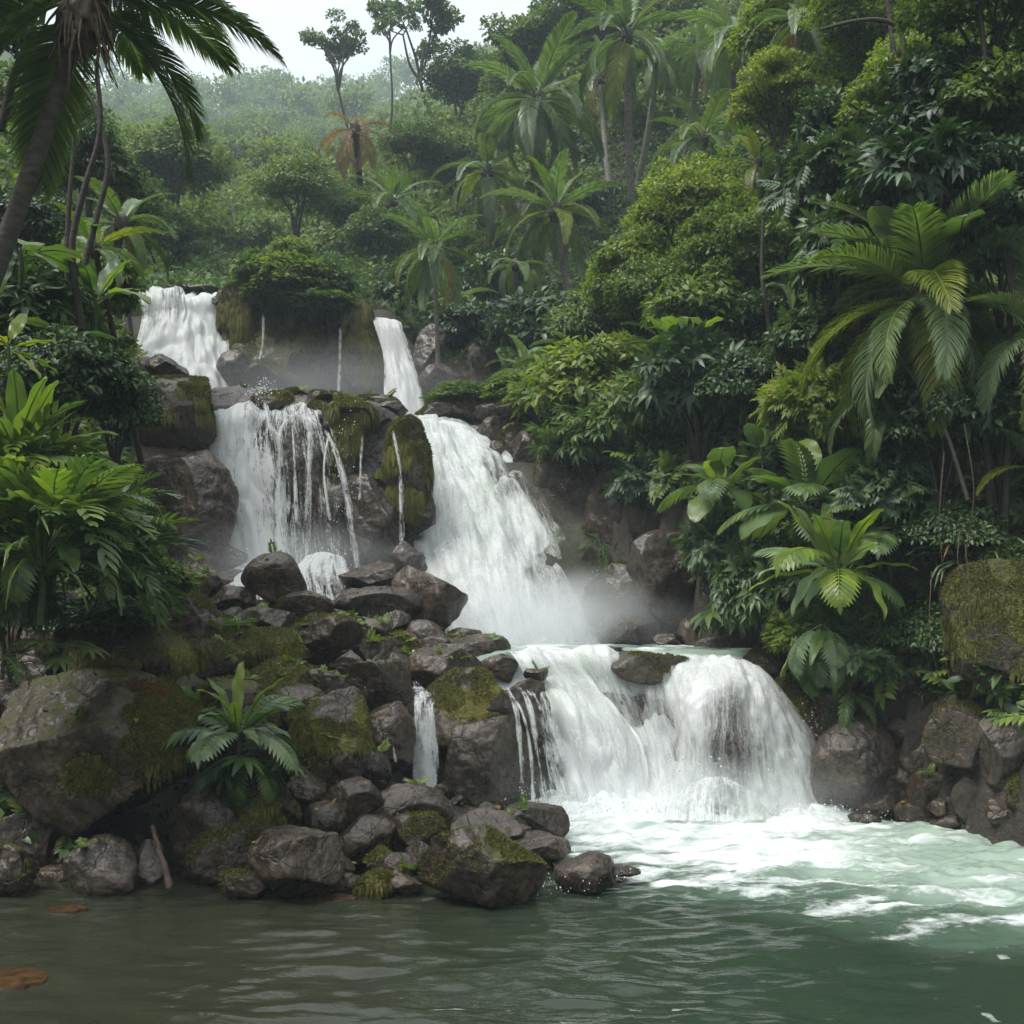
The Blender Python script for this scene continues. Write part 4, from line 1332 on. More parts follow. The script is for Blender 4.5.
def crown(seed, nclump, nleaf, lrel, T, rad=(.13, .24), flat=.8, inner=.15, zlo=-.35, droop=.35, squash=.7):
    """foliage filling an ellipsoid of width 1 and height flat, centre at the origin"""
    g = np.random.default_rng(seed)
    c = usphere(g, nclump * 3)
    c = c[c[:, 2] > zlo][:nclump]
    nc = len(c)
    r = g.uniform(*rad, nc)
    depth = g.uniform(.55, 1, nc)
    cc = c * (0.5 - r * .8)[:, None] * depth[:, None] * np.array([1, 1, flat])
    cc += g.normal(size=(nc, 3)) * .03
    k = g.choice(nc, nleaf, p=r ** 2 / (r ** 2).sum())
    p = usphere(g, nleaf)
    p[:, 2] = np.where(p[:, 2] < -.15, -p[:, 2] * g.uniform(0, 1, nleaf), p[:, 2])
    shell = np.where(g.random(nleaf) < inner, g.uniform(.3, .8, nleaf), g.uniform(.85, 1.1, nleaf))
    pos = cc[k] + p * (r[k] * shell)[:, None] * np.array([1, 1, squash])
    n = nrm(p + .5 * c[k])
    d = nrm(n * .7 + g.normal(size=(nleaf, 3)) * .55 + np.array([0, 0, -droop]))
    up = n + np.array([0, 0, .8]) + g.normal(size=(nleaf, 3)) * .3
    V, Fc = batch(T, pos, d, up, lrel * g.uniform(.6, 1.25, nleaf))
    return V, Fc, cc, r


# shrub and tree-crown prototypes (width 1)
PRO = {}


def proto(name, mat, *a, **k):
    V, Fc, cc, r = crown(*a, **k)
    PRO[name] = (mk_mesh('foliage', V, Fc, True, M[mat]), cc, r)


proto('sh1', 'leaf', 1, 26, 5200, .075, T_LEAF)
proto('sh2', 'leaf_bright', 2, 30, 5600, .07, T_LEAF)
proto('sh3', 'leaf_dark', 3, 26, 4200, .09, T_LEAF)
proto('sh4', 'leaf', 4, 22, 1100, .19, T_SPRIG, droop=.5)
proto('sh5', 'leaf_dark', 5, 22, 900, .2, T_PALMATE, droop=.2)
proto('sh6', 'leaf_bright', 6, 28, 1300, .17, T_SPRIG, droop=.5)
proto('sh7', 'leaf_dark', 7, 30, 9000, .05, T_LEAF)
proto('sh8', 'leaf', 8, 30, 10500, .045, T_LEAF)
proto('sh9', 'leaf_dark', 9, 20, 1200, .17, T_SPRIG, droop=.6)
proto('sh10', 'leaf', 10, 22, 1100, .17, T_PALMATE, droop=.2)
proto('cr1', 'leaf_far', 21, 40, 8000, .042, T_QUAD, rad=(.1, .2))
proto('cr2', 'leaf_far', 22, 34, 8000, .042, T_QUAD, rad=(.09, .17), flat=.9)
proto('cr3', 'leaf', 23, 46, 8000, .04, T_SMALL, rad=(.1, .18))
proto('cr4', 'leaf_far', 24, 22, 2600, .045, T_QUAD, rad=(.06, .11), inner=.4, zlo=-.1)   # sparse
proto('cr5', 'leaf_bright', 25, 44, 14000, .034, T_SMALL, rad=(.09, .17), flat=.85)
proto('cr6', 'leaf_dark', 26, 40, 7000, .055, T_LEAF, rad=(.1, .19), flat=.9)

_trunks = {}


def limbs_mesh(key):
    """thin limbs from the crown base to its clumps, matches the crown's own scale"""
    if key not in _trunks:
        _, cc, r = PRO[key]
        g = np.random.default_rng(5)
        mb = MB()
        base = np.array([0, 0, -.5])
        az = np.arctan2(cc[:, 1], cc[:, 0])
        for q in range(5):
            m = cc[np.floor((az + np.pi) / (2 * np.pi) * 4.999).astype(int) == q]
            if len(m) == 0:
                continue
            hub = m.mean(0) * .55 + g.normal(size=3) * .04 + [0, 0, -.08]
            k1 = base * .55 + hub * .35 + g.normal(size=3) * .035
            P = catmull([base, k1, hub], 10)
            tube(mb, P, np.linspace(.017, .009, 10), 6)
            for c in m[:6]:
                P = catmull([hub, (hub + c) / 2 + g.normal(size=3) * .035, c], 8)
                tube(mb, P, np.linspace(.008, .0025, 8), 5)
        _trunks[key] = mb
    return _trunks[key]


_limb_me = {}


def tree(px, ptop, d, wpx, key, label, group=None, bark_='bark', lean=0.0, hcr=None, trunk_px=None):
    """crown top at pixel (px, ptop), crown wpx wide; the trunk runs down to the ground"""
    w = wpx * d / F
    fl = .8 if hcr is None else hcr
    x, y, ztop = at(px, ptop, d)
    zc = ztop - w * fl / 2
    g = np.random.default_rng(abs(int(px * 7 + d)))
    bx = x + lean * w
    zg = th1(bx, y) - .4
    root = bpy.data.objects.new('tree', None)
    C.objects.link(root)
    root.location = (bx, y, zg)
    tag(root, label, 'tree', group)
    rz = g.uniform(0, 6.3)
    sc = (w, w, w * fl / .8)
    link('crown', PRO[key][0], root, (x - bx, 0, zc - zg), (0, 0, rz), sc)
    lk = (key, bark_)
    if lk not in _limb_me:
        _limb_me[lk] = limbs_mesh(key).mesh('limbs', M[bark_])
    link('limbs', _limb_me[lk], root, (x - bx, 0, zc - zg), (0, 0, rz), sc)
    zb = zc - .5 * sc[2] - zg
    if zb > .15:
        mb = MB()
        P = catmull([(0, 0, 0), (lean * -w * .25 + g.normal() * .08 * w, g.normal() * .05 * w, zb * .35), (-lean * w * .7 + g.normal() * .04 * w, 0, zb * .7), (x - bx, 0, zb + .02 * w)], 14)
        tube(mb, P, np.linspace(.028, .015, 14) * max(w, 2.2), 8)
        link('trunk', mb.mesh('trunk', M[bark_]), root)
    return root


_stem_me = None


def shrub(px, py, d, wpx, hpx, key, label, group=None, name='shrub', cat='shrub'):
    global _stem_me
    if _stem_me is None:
        mb = MB()
        g = np.random.default_rng(2)
        for k in range(7):
            a = k * 2.4
            e = np.array([math.cos(a) * .28, math.sin(a) * .28, g.uniform(-.05, .2)])
            P = catmull([(0, 0, -.75), e * .35 + [0, 0, -.35], e], 7)
            tube(mb, P, np.linspace(.02, .006, 7), 5)
        _stem_me = mb.mesh('stem', M['bark'])
    d = bank(px, d)
    w, h = wpx * d / F, hpx * d / F
    g = np.random.default_rng(int(px * 3 + py))
    root = bpy.data.objects.new(name, None)
    C.objects.link(root)
    root.location = at(px, py, d)
    tag(root, label, cat, group)
    rz = g.uniform(0, 6.3)
    link('foliage', PRO[key][0], root, (0, 0, 0), (0, 0, rz), (w, w, h / .8))
    link('stem', _stem_me, root, (0, 0, 0), (0, 0, rz), (w, w, h))
    return root


# ------------------------------------------------------------------ fronds
def frond(seed, droop=1.3, pairs=54, llen=.19, lw=.0078, hang=.9, fwd=(.45, 1.15), power=1.25, taper=.6, seg=3, jit=1.0):
    """pinnate leaf, rachis starts at the origin along +Y and arches down; length 1"""
    g = np.random.default_rng(seed)
    n = 40
    t = np.linspace(0, 1, n)
    th_ = -droop * t ** power
    yy = np.cumsum(np.cos(th_)) / n
    zz = np.cumsum(np.sin(th_)) / n
    xx = np.sin(t * 1.7) * g.normal() * .03
    path = np.stack([xx, yy, zz], 1)
    mb = MB()
    tube(mb, path[::3], np.linspace(.011, .003, len(path[::3])), 5)
    tl = np.linspace(.14, .995, pairs)
    for k, tt in enumerate(tl):
        i = tt * (n - 1)
        i0 = min(int(i), n - 2)
        p = path[i0] + (path[i0 + 1] - path[i0]) * (i - i0)
        tg = nrm(path[i0 + 1] - path[i0])
        nn = nrm(np.cross([1, 0, 0], tg))
        prof = math.sin(math.pi * min(1, (tt * .86 + .1))) ** taper
        ln = llen * prof * g.uniform(.9, 1.08)
        a = fwd[0] + (fwd[1] - fwd[0]) * tt
        for s in (-1, 1):
            side = np.array([s, 0, 0]) * math.cos(a) + tg * math.sin(a)
            dv = nrm(side + nn * (.22 + jit * g.uniform(-.17, .18)) + g.normal(size=3) * .08 * jit)
            wv = nrm(np.cross(dv, nn)) * lw * (.7 + .5 * prof)
            pts = []
            q = p.copy()
            dd = dv.copy()
            for m_ in range(seg):
                q = q + dd * ln / seg
                dd = nrm(dd + np.array([0, 0, -1]) * hang * (m_ + 1) / seg + (0 if True else 0))
                pts.append(q.copy())
            V = [p - wv * .4, p + wv * .4]
            ww = [1.0, .75, .45, .3][:seg]
            for m_ in range(seg - 1):
                V += [pts[m_] - wv * ww[m_], pts[m_] + wv * ww[m_]]
            V.append(pts[-1])
            Fc = []
            for m_ in range(seg - 1):
                b = 2 * m_
                Fc += [(b, b + 1, b + 3), (b, b + 3, b + 2)]
            b = 2 * (seg - 1)
            Fc.append((b, b + 1, b + 2))
            mb.add(V, Fc)
    return mb


def frond_island_fix(mb):
    return mb


FR = {}
for nm, a in {'stiff': dict(droop=1.0, hang=.55, jit=.4), 'mid': dict(droop=1.45, hang=.85, jit=.4), 'low': dict(droop=1.8, hang=1.1, jit=.4), 'dead': dict(droop=1.9, hang=1.5, pairs=30, llen=.2),
              'fine stiff': dict(droop=.95, hang=.6, jit=.5, pairs=84, lw=.0052, llen=.24), 'fine mid': dict(droop=1.4, hang=.8, jit=.5, pairs=84, lw=.0052, llen=.24), 'fine low': dict(droop=1.75, hang=1.0, jit=.5, pairs=84, lw=.0052, llen=.24)}.items():
    for v in range(2):
        FR[nm, v] = frond(hash(nm) % 7 + v * 5 if False else (len(FR) * 3 + 1), **a)
_fm = {}


def frond_me(nm, v, mat):
    if (nm, v, mat) not in _fm:
        _fm[nm, v, mat] = FR[nm, v].mesh('frond', M[mat])
    return _fm[nm, v, mat]


def palm(px, py, d, wpx, label, n=20, mats=('palm', 'palm', 'palm_pale'), yellow=0, base=None, trunk_r=.16, bark_='bark_pale', group=None, seed=0, young='palm_pale', elmax=82, elmin=-45, dead=False, noyoung=False, fine=False):
    """crown heart at (px, py); trunk to base pixel (px, py, depth) or to the ground"""
    d = bank(px, d)
    if base is not None:
        base = (base[0], base[1], bank(base[0], base[2]))
    L_ = wpx * d / F / 2 * 1.22
    g = np.random.default_rng(int(px + py * 3) + seed)
    top = np.array(at(px, py, d))
    b = np.array(at(*base))
    while base[2] < 60 and th1(b[0], b[1]) < b[2] - .6 and b[1] < base[2] + 4:   # step back onto the bank
        b = b + [0, .25, 0]
    b[2] = th1(b[0], b[1]) - .3
    root = bpy.data.objects.new('palm_tree', None)
    C.objects.link(root)
    root.location = b
    tag(root, label, 'palm tree', group)
    t = top - b
    if t[2] > .3:
        mb = MB()
        mid = t * .5 + np.array([t[0] * .12, 0, -abs(t[0]) * .1])
        P = catmull([(0, 0, 0), mid, t], 40)
        rr = np.linspace(1.35, .8, 40) * trunk_r * (1 + .06 * (np.arange(40) % 2))
        tube(mb, P, rr, 9)
        link('trunk', mb.mesh('trunk', M[bark_]), root)
    mb = MB()
    V, Fc = ico(3)
    mb.add(V * np.array([1, 1, 1.5]) * trunk_r * 1.7 * (1 + .25 * fbm(V * 3, 2))[:, None] + t, Fc)
    link('heart', mb.mesh('heart', M['bark']), root)
    for k in range(n):
        f = (k + .5) / n
        el = elmax + (elmin - elmax) * f ** .85 + g.normal() * 6
        az = k * 2.39996 + g.normal() * .2
        nm = 'stiff' if el > 30 else 'mid' if el > -15 else 'low'
        if fine:
            nm = 'fine ' + nm
        if dead:
            nm = 'dead'
        mt = mats[g.integers(len(mats))]
        if k < 2 and not noyoung and not dead:
            mt = young
        if not dead and k >= n - 2 and g.random() < .6:
            nm, mt = 'dead', 'palm_brown'
        if yellow and g.random() < yellow and el < 30:
            mt = 'palm_yellow'
        s = L_ * g.uniform(.85, 1.08) * (.8 if k < 2 else 1)
        link('frond', frond_me(nm, int(g.integers(2)), mt), root, tuple(t), (R(el), R(g.uniform(-12, 12)), az), s)
    return root


# broad-leaved rosettes: big undivided or lobed blades on stalks
def blade(seed, w=.18, droop=1.0, stalk=.2, lobes=0, wav=.02, fold=.25, tip=1.0, n=16):
    g = np.random.default_rng(seed)
    t = np.linspace(0, 1, n)
    th_ = -droop * t ** 1.4
    yy = np.concatenate([[0], np.cumsum(np.cos(th_))[:-1]]) / n
    zz = np.concatenate([[0], np.cumsum(np.sin(th_))[:-1]]) / n
    mb = MB()
    path = np.stack([0 * t, yy, zz], 1)
    tube(mb, path, np.linspace(.014, .003, n), 5)
    s0 = stalk
    if lobes == 0:
        m = 22
        tt = np.linspace(s0, 1, m)
        P = np.stack([np.interp(tt, t, path[:, k]) for k in range(3)], 1)
        u = (tt - s0) / (1 - s0)
        hw = w * np.sin(np.pi * u ** (.85 * tip)) ** .62
        hw[0] = hw[-1] = .002
        nn = np.stack([0 * u, np.sin(droop * tt ** 1.4), np.cos(droop * tt ** 1.4)], 1)
        cols = []
        for q in (-1, -.55, 0, .55, 1):
            zoff = fold * hw * abs(q) - .55 * fold * hw * q * q * 1.5 + wav * np.sin(u * 17 + q * 3 + seed) * abs(q)
            cols.append(P + np.stack([q * hw, 0 * u, 0 * u], 1) + nn * zoff[:, None])
        V = np.stack(cols, 1).reshape(-1, 3) + [0, 0, .004]
        i = (np.arange(m - 1)[:, None] * 5 + np.arange(4)[None]).ravel()
        mb.add(V, np.stack([i, i + 1, i + 6, i + 5], 1))
    else:
        for k in range(lobes):
            u = (k + .5) / lobes
            tt = s0 + (1 - s0) * u
            p = np.array([np.interp(tt, t, path[:, c]) for c in range(3)])
            ln = w * 2.1 * math.sin(math.pi * (u * .8 + .16)) ** .7
            for s in (-1, 1):
                v, f = leaf_tpl(.5 * (1 - s0) / lobes / ln * 1.15 if ln > .01 else .2, .35, .2)
                v = rotz(v * ln, -s * (1.15 - .55 * u))
                v = rotx(v, -droop * tt ** 1.4 + .1)
                mb.add(v + p, f)
        v, f = leaf_tpl(.2, .3, .2)
        mb.add(rotx(v * w, -droop) + path[-1], f)
    return mb


BL = {'strap': [blade(1, .075, .9, .05), blade(2, .07, 1.3, .05)],
      'paddle': [blade(3, .2, .8, .25, wav=.012), blade(4, .21, 1.2, .25, wav=.014)],
      'lobed': [blade(5, .16, 1.1, .2, lobes=12), blade(6, .15, 1.6, .2, lobes=12)],
      'fern': [frond(7, 1.1, 20, .22, .013, .5, (.4, 1.0)), frond(8, 1.5, 20, .22, .013, .6, (.4, 1.0))],
      'spear': [blade(9, .11, .5, .12), blade(10, .1, .8, .15)],
      'ginger': [frond(17, .9, 9, .36, .034, .5, (.5, 1.15)), frond(18, 1.4, 9, .36, .034, .6, (.5, 1.15))],
      'grass': [blade(11, .018, 1.6, .02), blade(12, .016, 2.1, .02)]}
_bm = {}


def palm_hand(seed):
    V, Fc = palmate(9, .13, 2.2, .35)
    mb = MB()
    mb.add(V, Fc)
    tube(mb, [(0, -.0, .0), (0, .45, .0)], [.012, .01], 5)
    return mb


BL['hand'] = [palm_hand(1), palm_hand(2)]


def blade_me(k, v, mat):
    if (k, v, mat) not in _bm:
        _bm[k, v, mat] = BL[k][v].mesh('leaf', M[mat])
    return _bm[k, v, mat]


def bank(px, d):
    """things on the near right bank stand behind its water line"""
    return max(d, float(np.interp(px, [840, 900, 960, 1024, 1060], [14.6, 15.3, 15.0, 14.6, 14.4]))) if px > 840 else d


def rosette(px, py, d, size_px, kind, label, n=16, mats=('broad',), young=0, ymat='broad_bright', el=(75, -20), group=None, name='leafy_plant', cat='plant', seed=0, azr=None, stem=.5, spread=.05):
    """leaves radiating from (px, py)"""
    d = bank(px, d)
    L_ = size_px * d / F
    g = np.random.default_rng(int(px * 5 + py) + seed)
    root = bpy.data.objects.new(name, None)
    C.objects.link(root)
    root.location = at(px, py, d)
    tag(root, label, cat, group)
    mb = MB()
    tube(mb, [(0, 0, -stem * L_), (.02 * L_, 0, -.2 * L_), (0, 0, .03 * L_)], [.03 * L_, .03 * L_, .025 * L_], 7)
    link('stem', mb.mesh('stem', M['stem']), root)
    kinds = (kind,) if isinstance(kind, str) else kind
    for k in range(n):
        f = (k + .5) / n
        e = el[0] + (el[1] - el[0]) * f + g.normal() * 7
        az = k * 2.39996 + g.normal() * .25 if azr is None else g.uniform(*azr)
        kk = kinds[k % len(kinds)]
        mt = mats[g.integers(len(mats))]
        if k < young:
            kk = kinds[0]
            mt = ymat
        s = L_ * g.uniform(.75, 1.1)
        off = (math.cos(az + 1.57) * spread * L_, math.sin(az + 1.57) * spread * L_, g.uniform(-.12, .02) * L_)
        link('leaf', blade_me(kk, int(g.integers(2)), mt), root, off, (R(e), R(g.uniform(-14, 14)), az), s)
    return root


# ------------------------------------------------------------------ far forest and ground cover
def scatter_on_ground(name, n, xf, yr, size, T, mat, seed, lift=.1, dens=None, label=None, kind='stuff', tilt=.5):
    g = np.random.default_rng(seed)
    y = g.uniform(*yr, n)
    lo, hi = xf(y)
    x = lo + (hi - lo) * g.random(n)
    z = th(x, y)
    e = .25
    nx = th(x - e, y) - th(x + e, y)
    ny = th(x, y - e) - th(x, y + e)
    nn = nrm(np.stack([nx, ny, np.full(n, 2 * e)], 1))
    if dens is not None:
        k = dens(x, y, z, nn) > g.random(n)
        x, y, z, nn = x[k], y[k], z[k], nn[k]
        n = len(x)
    cl = fbm(np.stack([x, y, z], 1) * 1.1, 3)
    pos = np.stack([x, y, z], 1) + nn * (lift * (.3 + g.random(n) + np.clip(cl, -.2, .9)))[:, None]
    d = nrm(nn * .6 + g.normal(size=(n, 3)) * .7 + np.array([0, 0, -.15]))
    up = nn + [0, 0, .7] + g.normal(size=(n, 3)) * .4
    V, Fc = batch(T, pos, d, up, size * g.uniform(.6, 1.3, n))
    o = link(name, mk_mesh(name, V, Fc, True, M[mat]))
    return tag(o, label, 'ground cover', kind=kind)


XRt = [(4, 9), (8, 7.6), (13, 6.6), (15.5, 5.4), (17, 4.8), (19, 3.9), (22, 2.7), (24, 2.0), (26.5, 1.2), (28, 0.5), (30, 0), (36, 1)]
XLt = [(10, -3.9), (20, -6.8), (30, -10.3), (40, -17)]
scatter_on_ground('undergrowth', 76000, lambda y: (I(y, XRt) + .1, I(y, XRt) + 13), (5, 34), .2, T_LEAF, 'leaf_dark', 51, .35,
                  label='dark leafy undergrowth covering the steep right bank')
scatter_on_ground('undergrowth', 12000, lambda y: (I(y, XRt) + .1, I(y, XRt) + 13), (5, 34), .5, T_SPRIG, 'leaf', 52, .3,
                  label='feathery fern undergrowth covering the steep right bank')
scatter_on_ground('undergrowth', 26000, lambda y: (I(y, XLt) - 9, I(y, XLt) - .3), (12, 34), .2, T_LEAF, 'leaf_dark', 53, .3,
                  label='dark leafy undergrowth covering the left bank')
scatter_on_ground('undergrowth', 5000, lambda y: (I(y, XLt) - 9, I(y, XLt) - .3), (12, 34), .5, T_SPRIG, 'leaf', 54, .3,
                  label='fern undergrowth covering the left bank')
scatter_on_ground('undergrowth', 150000, lambda y: (-.5 * y - 6, .62 * y + 8), (33, 66), .24, T_QUAD, 'leaf_far', 55, .8,
                  label='leafy undergrowth under the trees behind the falls')


def far_forest():
    g = np.random.default_rng(77)
    V, Fc, n = [], [], 0
    protos_ = []
    for s in range(12):
        v, f, _, _ = crown(300 + s, 20, (1500, 1100, 600)[s // 4], (.065, .062, .075)[s // 4], T_QUAD, rad=(.13, .24), inner=.05, zlo=-.1)
        protos_.append((v, f))
    pts = []
    for i in range(12000):
        y = 50 + 255 * g.random() ** 1.15
        x = g.uniform(-.5, .12 if y > 110 else .3) * y
        w = g.uniform(3.4, 5.6) * (.8 + y / 220) if y < 90 else g.uniform(3.8, 8.5) * (.75 + y / 300)
        if all((x - a) ** 2 + (y - b) ** 2 > (.34 * (w + c)) ** 2 for a, b, c in pts):
            pts.append((x, y, w))
        if len(pts) > 1900:
            break
    for x, y, w in pts:
        z = th1(x, y)
        # leave out what no viewpoint near the camera could see (above the frame)
        if (z - HC) / y * F > 640:
            continue
        v, f = protos_[(0 if y < 105 else 4 if y < 190 else 8) + g.integers(4)]
        k = 12 if y > 100 else 1
        a = g.uniform(0, 6.3)
        v = rotz(v, a) * [w, w, w * g.uniform(.9, 1.5)] + [x, y, z + w * g.uniform(.15, .8)]
        V.append(v); Fc.append(f + n)
        n += len(v)
    me = mk_mesh('forest', np.concatenate(V), np.concatenate(Fc), True, M['leaf_far'])
    tag(link('forest', me), 'hazy distant forest covering the hills behind the falls', 'forest', kind='stuff')
    print('far crowns', len(V))


far_forest()
# ------------------------------------------------------------------ trees: (px, top py, depth, width px, crown kind, label)
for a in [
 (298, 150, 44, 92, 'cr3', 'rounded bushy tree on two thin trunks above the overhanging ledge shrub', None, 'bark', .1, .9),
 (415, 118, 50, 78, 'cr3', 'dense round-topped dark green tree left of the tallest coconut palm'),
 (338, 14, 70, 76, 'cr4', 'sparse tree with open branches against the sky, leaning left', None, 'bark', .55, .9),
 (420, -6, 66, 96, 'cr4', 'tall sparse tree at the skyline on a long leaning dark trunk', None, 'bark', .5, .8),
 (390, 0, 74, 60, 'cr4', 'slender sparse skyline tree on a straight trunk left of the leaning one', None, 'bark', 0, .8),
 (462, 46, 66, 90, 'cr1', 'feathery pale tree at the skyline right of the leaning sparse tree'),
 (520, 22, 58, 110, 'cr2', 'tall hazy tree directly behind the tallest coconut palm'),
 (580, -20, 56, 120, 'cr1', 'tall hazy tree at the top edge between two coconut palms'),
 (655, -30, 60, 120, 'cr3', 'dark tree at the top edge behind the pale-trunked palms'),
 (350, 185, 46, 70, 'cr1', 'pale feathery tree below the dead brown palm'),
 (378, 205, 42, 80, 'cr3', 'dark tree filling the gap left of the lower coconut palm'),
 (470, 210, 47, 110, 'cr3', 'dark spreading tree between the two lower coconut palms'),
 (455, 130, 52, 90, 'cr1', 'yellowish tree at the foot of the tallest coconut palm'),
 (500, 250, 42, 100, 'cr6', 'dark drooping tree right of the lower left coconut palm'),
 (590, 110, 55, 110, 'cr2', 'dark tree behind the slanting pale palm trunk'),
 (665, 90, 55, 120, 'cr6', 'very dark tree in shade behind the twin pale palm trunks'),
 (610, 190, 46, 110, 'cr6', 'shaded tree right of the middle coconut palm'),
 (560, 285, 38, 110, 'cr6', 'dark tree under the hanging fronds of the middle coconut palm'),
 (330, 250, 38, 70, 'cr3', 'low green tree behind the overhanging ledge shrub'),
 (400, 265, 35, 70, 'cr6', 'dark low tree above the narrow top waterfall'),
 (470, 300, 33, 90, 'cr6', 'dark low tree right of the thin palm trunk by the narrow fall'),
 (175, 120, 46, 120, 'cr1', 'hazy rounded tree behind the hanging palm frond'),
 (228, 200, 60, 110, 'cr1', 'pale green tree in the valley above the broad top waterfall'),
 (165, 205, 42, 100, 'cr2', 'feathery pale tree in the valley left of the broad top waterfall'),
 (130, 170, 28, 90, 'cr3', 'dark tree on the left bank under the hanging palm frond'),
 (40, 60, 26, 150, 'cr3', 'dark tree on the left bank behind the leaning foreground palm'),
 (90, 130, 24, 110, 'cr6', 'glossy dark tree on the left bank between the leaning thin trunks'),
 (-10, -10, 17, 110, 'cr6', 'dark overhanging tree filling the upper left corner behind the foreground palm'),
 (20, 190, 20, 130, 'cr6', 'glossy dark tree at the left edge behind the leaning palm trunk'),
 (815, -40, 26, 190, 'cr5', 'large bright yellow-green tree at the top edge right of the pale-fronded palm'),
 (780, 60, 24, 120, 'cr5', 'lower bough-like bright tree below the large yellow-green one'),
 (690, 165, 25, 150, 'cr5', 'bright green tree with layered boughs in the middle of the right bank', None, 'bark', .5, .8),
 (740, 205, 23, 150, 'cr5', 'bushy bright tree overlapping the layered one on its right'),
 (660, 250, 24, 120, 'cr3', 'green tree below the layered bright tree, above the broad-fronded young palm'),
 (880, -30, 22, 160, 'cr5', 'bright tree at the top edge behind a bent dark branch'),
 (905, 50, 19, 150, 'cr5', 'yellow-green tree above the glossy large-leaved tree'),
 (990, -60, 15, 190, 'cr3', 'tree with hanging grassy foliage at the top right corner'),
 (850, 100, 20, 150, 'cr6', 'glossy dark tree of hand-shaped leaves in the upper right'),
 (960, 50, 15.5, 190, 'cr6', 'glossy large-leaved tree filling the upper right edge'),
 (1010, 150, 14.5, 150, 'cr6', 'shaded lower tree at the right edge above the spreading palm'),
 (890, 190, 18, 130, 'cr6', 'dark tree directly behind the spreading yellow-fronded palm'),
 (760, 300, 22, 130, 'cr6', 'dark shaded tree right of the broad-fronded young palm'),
]:
    a = list(a) + [None] * (6 + 4 - len(a))
    tree(a[0], a[1], a[2], a[3], a[4], a[5], None, a[7] or 'bark', a[8] or 0, a[9])

# ------------------------------------------------------------------ palms
palm(537, 100, 42, 145, 'tallest coconut palm standing clear in the middle of the picture', 26, mats=('palm_pale', 'palm'), base=(570, 250, 42), trunk_r=.13)
palm(434, 250, 30, 112, 'coconut palm whose thin straight trunk drops beside the narrow top waterfall', 22, mats=('palm_pale', 'palm'), base=(436, 398, 29.6), trunk_r=.06, yellow=.12)
palm(556, 212, 36, 122, 'coconut palm with a bright yellow-green heart, below and right of the tallest one', 24, mats=('palm_pale', 'palm'), base=(590, 300, 35), trunk_r=.14, yellow=.3, young='broad_bright')
palm(627, 36, 40, 140, 'coconut palm at the top edge on a long straight pale trunk', 18, mats=('palm_pale', 'palm'), base=(644, 190, 40), trunk_r=.13, yellow=.1)
palm(658, 60, 44, 90, 'palm half hidden behind the straight pale trunk, its own trunk curved', 16, base=(640, 150, 43), trunk_r=.12)
palm(600, 80, 46, 90, 'shaded palm on a slanting pale trunk between the tallest palm and the straight pale trunk', 16, base=(622, 205, 43), trunk_r=.11)
palm(735, 38, 36, 130, 'pale-fronded palm near the top edge with fronds sweeping left', 20, mats=('palm_pale',), base=(752, 125, 36), trunk_r=.14)
palm(700, 50, 40, 90, 'palm left of the pale-fronded one on a thin pale trunk', 14, mats=('palm_pale', 'palm'), base=(700, 120, 40), trunk_r=.12)
palm(702, 140, 36, 110, 'feathery palm in shade below the pale-fronded palm', 20, base=(712, 200, 36), trunk_r=.13)
palm(392, 205, 44, 100, 'palm behind and left of the lower left coconut palm', 20, base=(396, 260, 44), trunk_r=.14)
palm(487, 172, 44, 110, 'palm in shade below the tallest coconut palm on its left', 20, base=(487, 240, 44), trunk_r=.15, yellow=.25)
palm(355, 130, 47, 92, 'dead palm with hanging brown fronds by the skyline trees', 16, mats=('palm_brown',), base=(360, 170, 47), trunk_r=.14, bark_='bark', dead=True, elmax=60, elmin=-60)
palm(515, 265, 34, 80, 'small drooping palm left of the bright-hearted coconut palm base', 12, base=(518, 330, 33), trunk_r=.08, elmax=40)
palm(530, 372, 28, 100, 'low dark palm in shade above the mossy rocks right of the main fall', 14, base=(532, 400, 28), trunk_r=.08)
palm(575, 350, 26, 90, 'low fan of fronds in shade left of the broad-fronded young palm', 12, base=(575, 390, 26), trunk_r=.08, elmax=60)
palm(780, 290, 22, 110, 'dark shade palm with drooping fronds behind the bright bushy tree', 14, mats=('palm',), base=(784, 340, 22), trunk_r=.08, elmax=30)
palm(758, 165, 26, 100, 'small palm with one bright yellow young frond in the right-bank canopy', 12, base=(765, 240, 26), trunk_r=.07, yellow=.3, young='palm_yellow')
palm(668, 350, 21.5, 112, 'broad-fronded young palm with bright upright hearts above the hanging bush', 16, mats=('palm_pale', 'broad'), base=(684, 430, 21.5), trunk_r=.07, young='broad_bright')
palm(925, 300, 13.6, 262, 'big spreading palm with yellowing lower fronds, leaning from the right bank', 36, fine=True, mats=('palm', 'palm_pale'), base=(950, 440, 16.0), trunk_r=.13, bark_='bark', yellow=.55)
palm(1040, 330, 12.6, 200, 'palm cut by the right edge with fronds hanging over the moss-hung boulder', 22, fine=True, mats=('palm', 'palm_pale'), base=(1050, 560, 12.6), trunk_r=.1, bark_='bark', yellow=.3)
palm(1035, 470, 12.6, 130, 'small low palm at the right edge just above the moss-hung boulder', 14, mats=('palm_pale', 'palm'), base=(1045, 600, 12.6), trunk_r=.06, bark_='bark', yellow=.35)
palm(890, 390, 15.5, 150, 'dark palm with long drooping fronds below the spreading yellow-fronded palm', 12, mats=('palm',), base=(905, 500, 15.5), trunk_r=.08, bark_='bark', elmax=30)
palm(860, 235, 18, 120, 'palm with dull drooping fronds among hand-leaved shrubs in the upper right canopy', 14, mats=('palm', 'palm_pale'), base=(864, 300, 18), trunk_r=.07, bark_='bark', elmax=50)
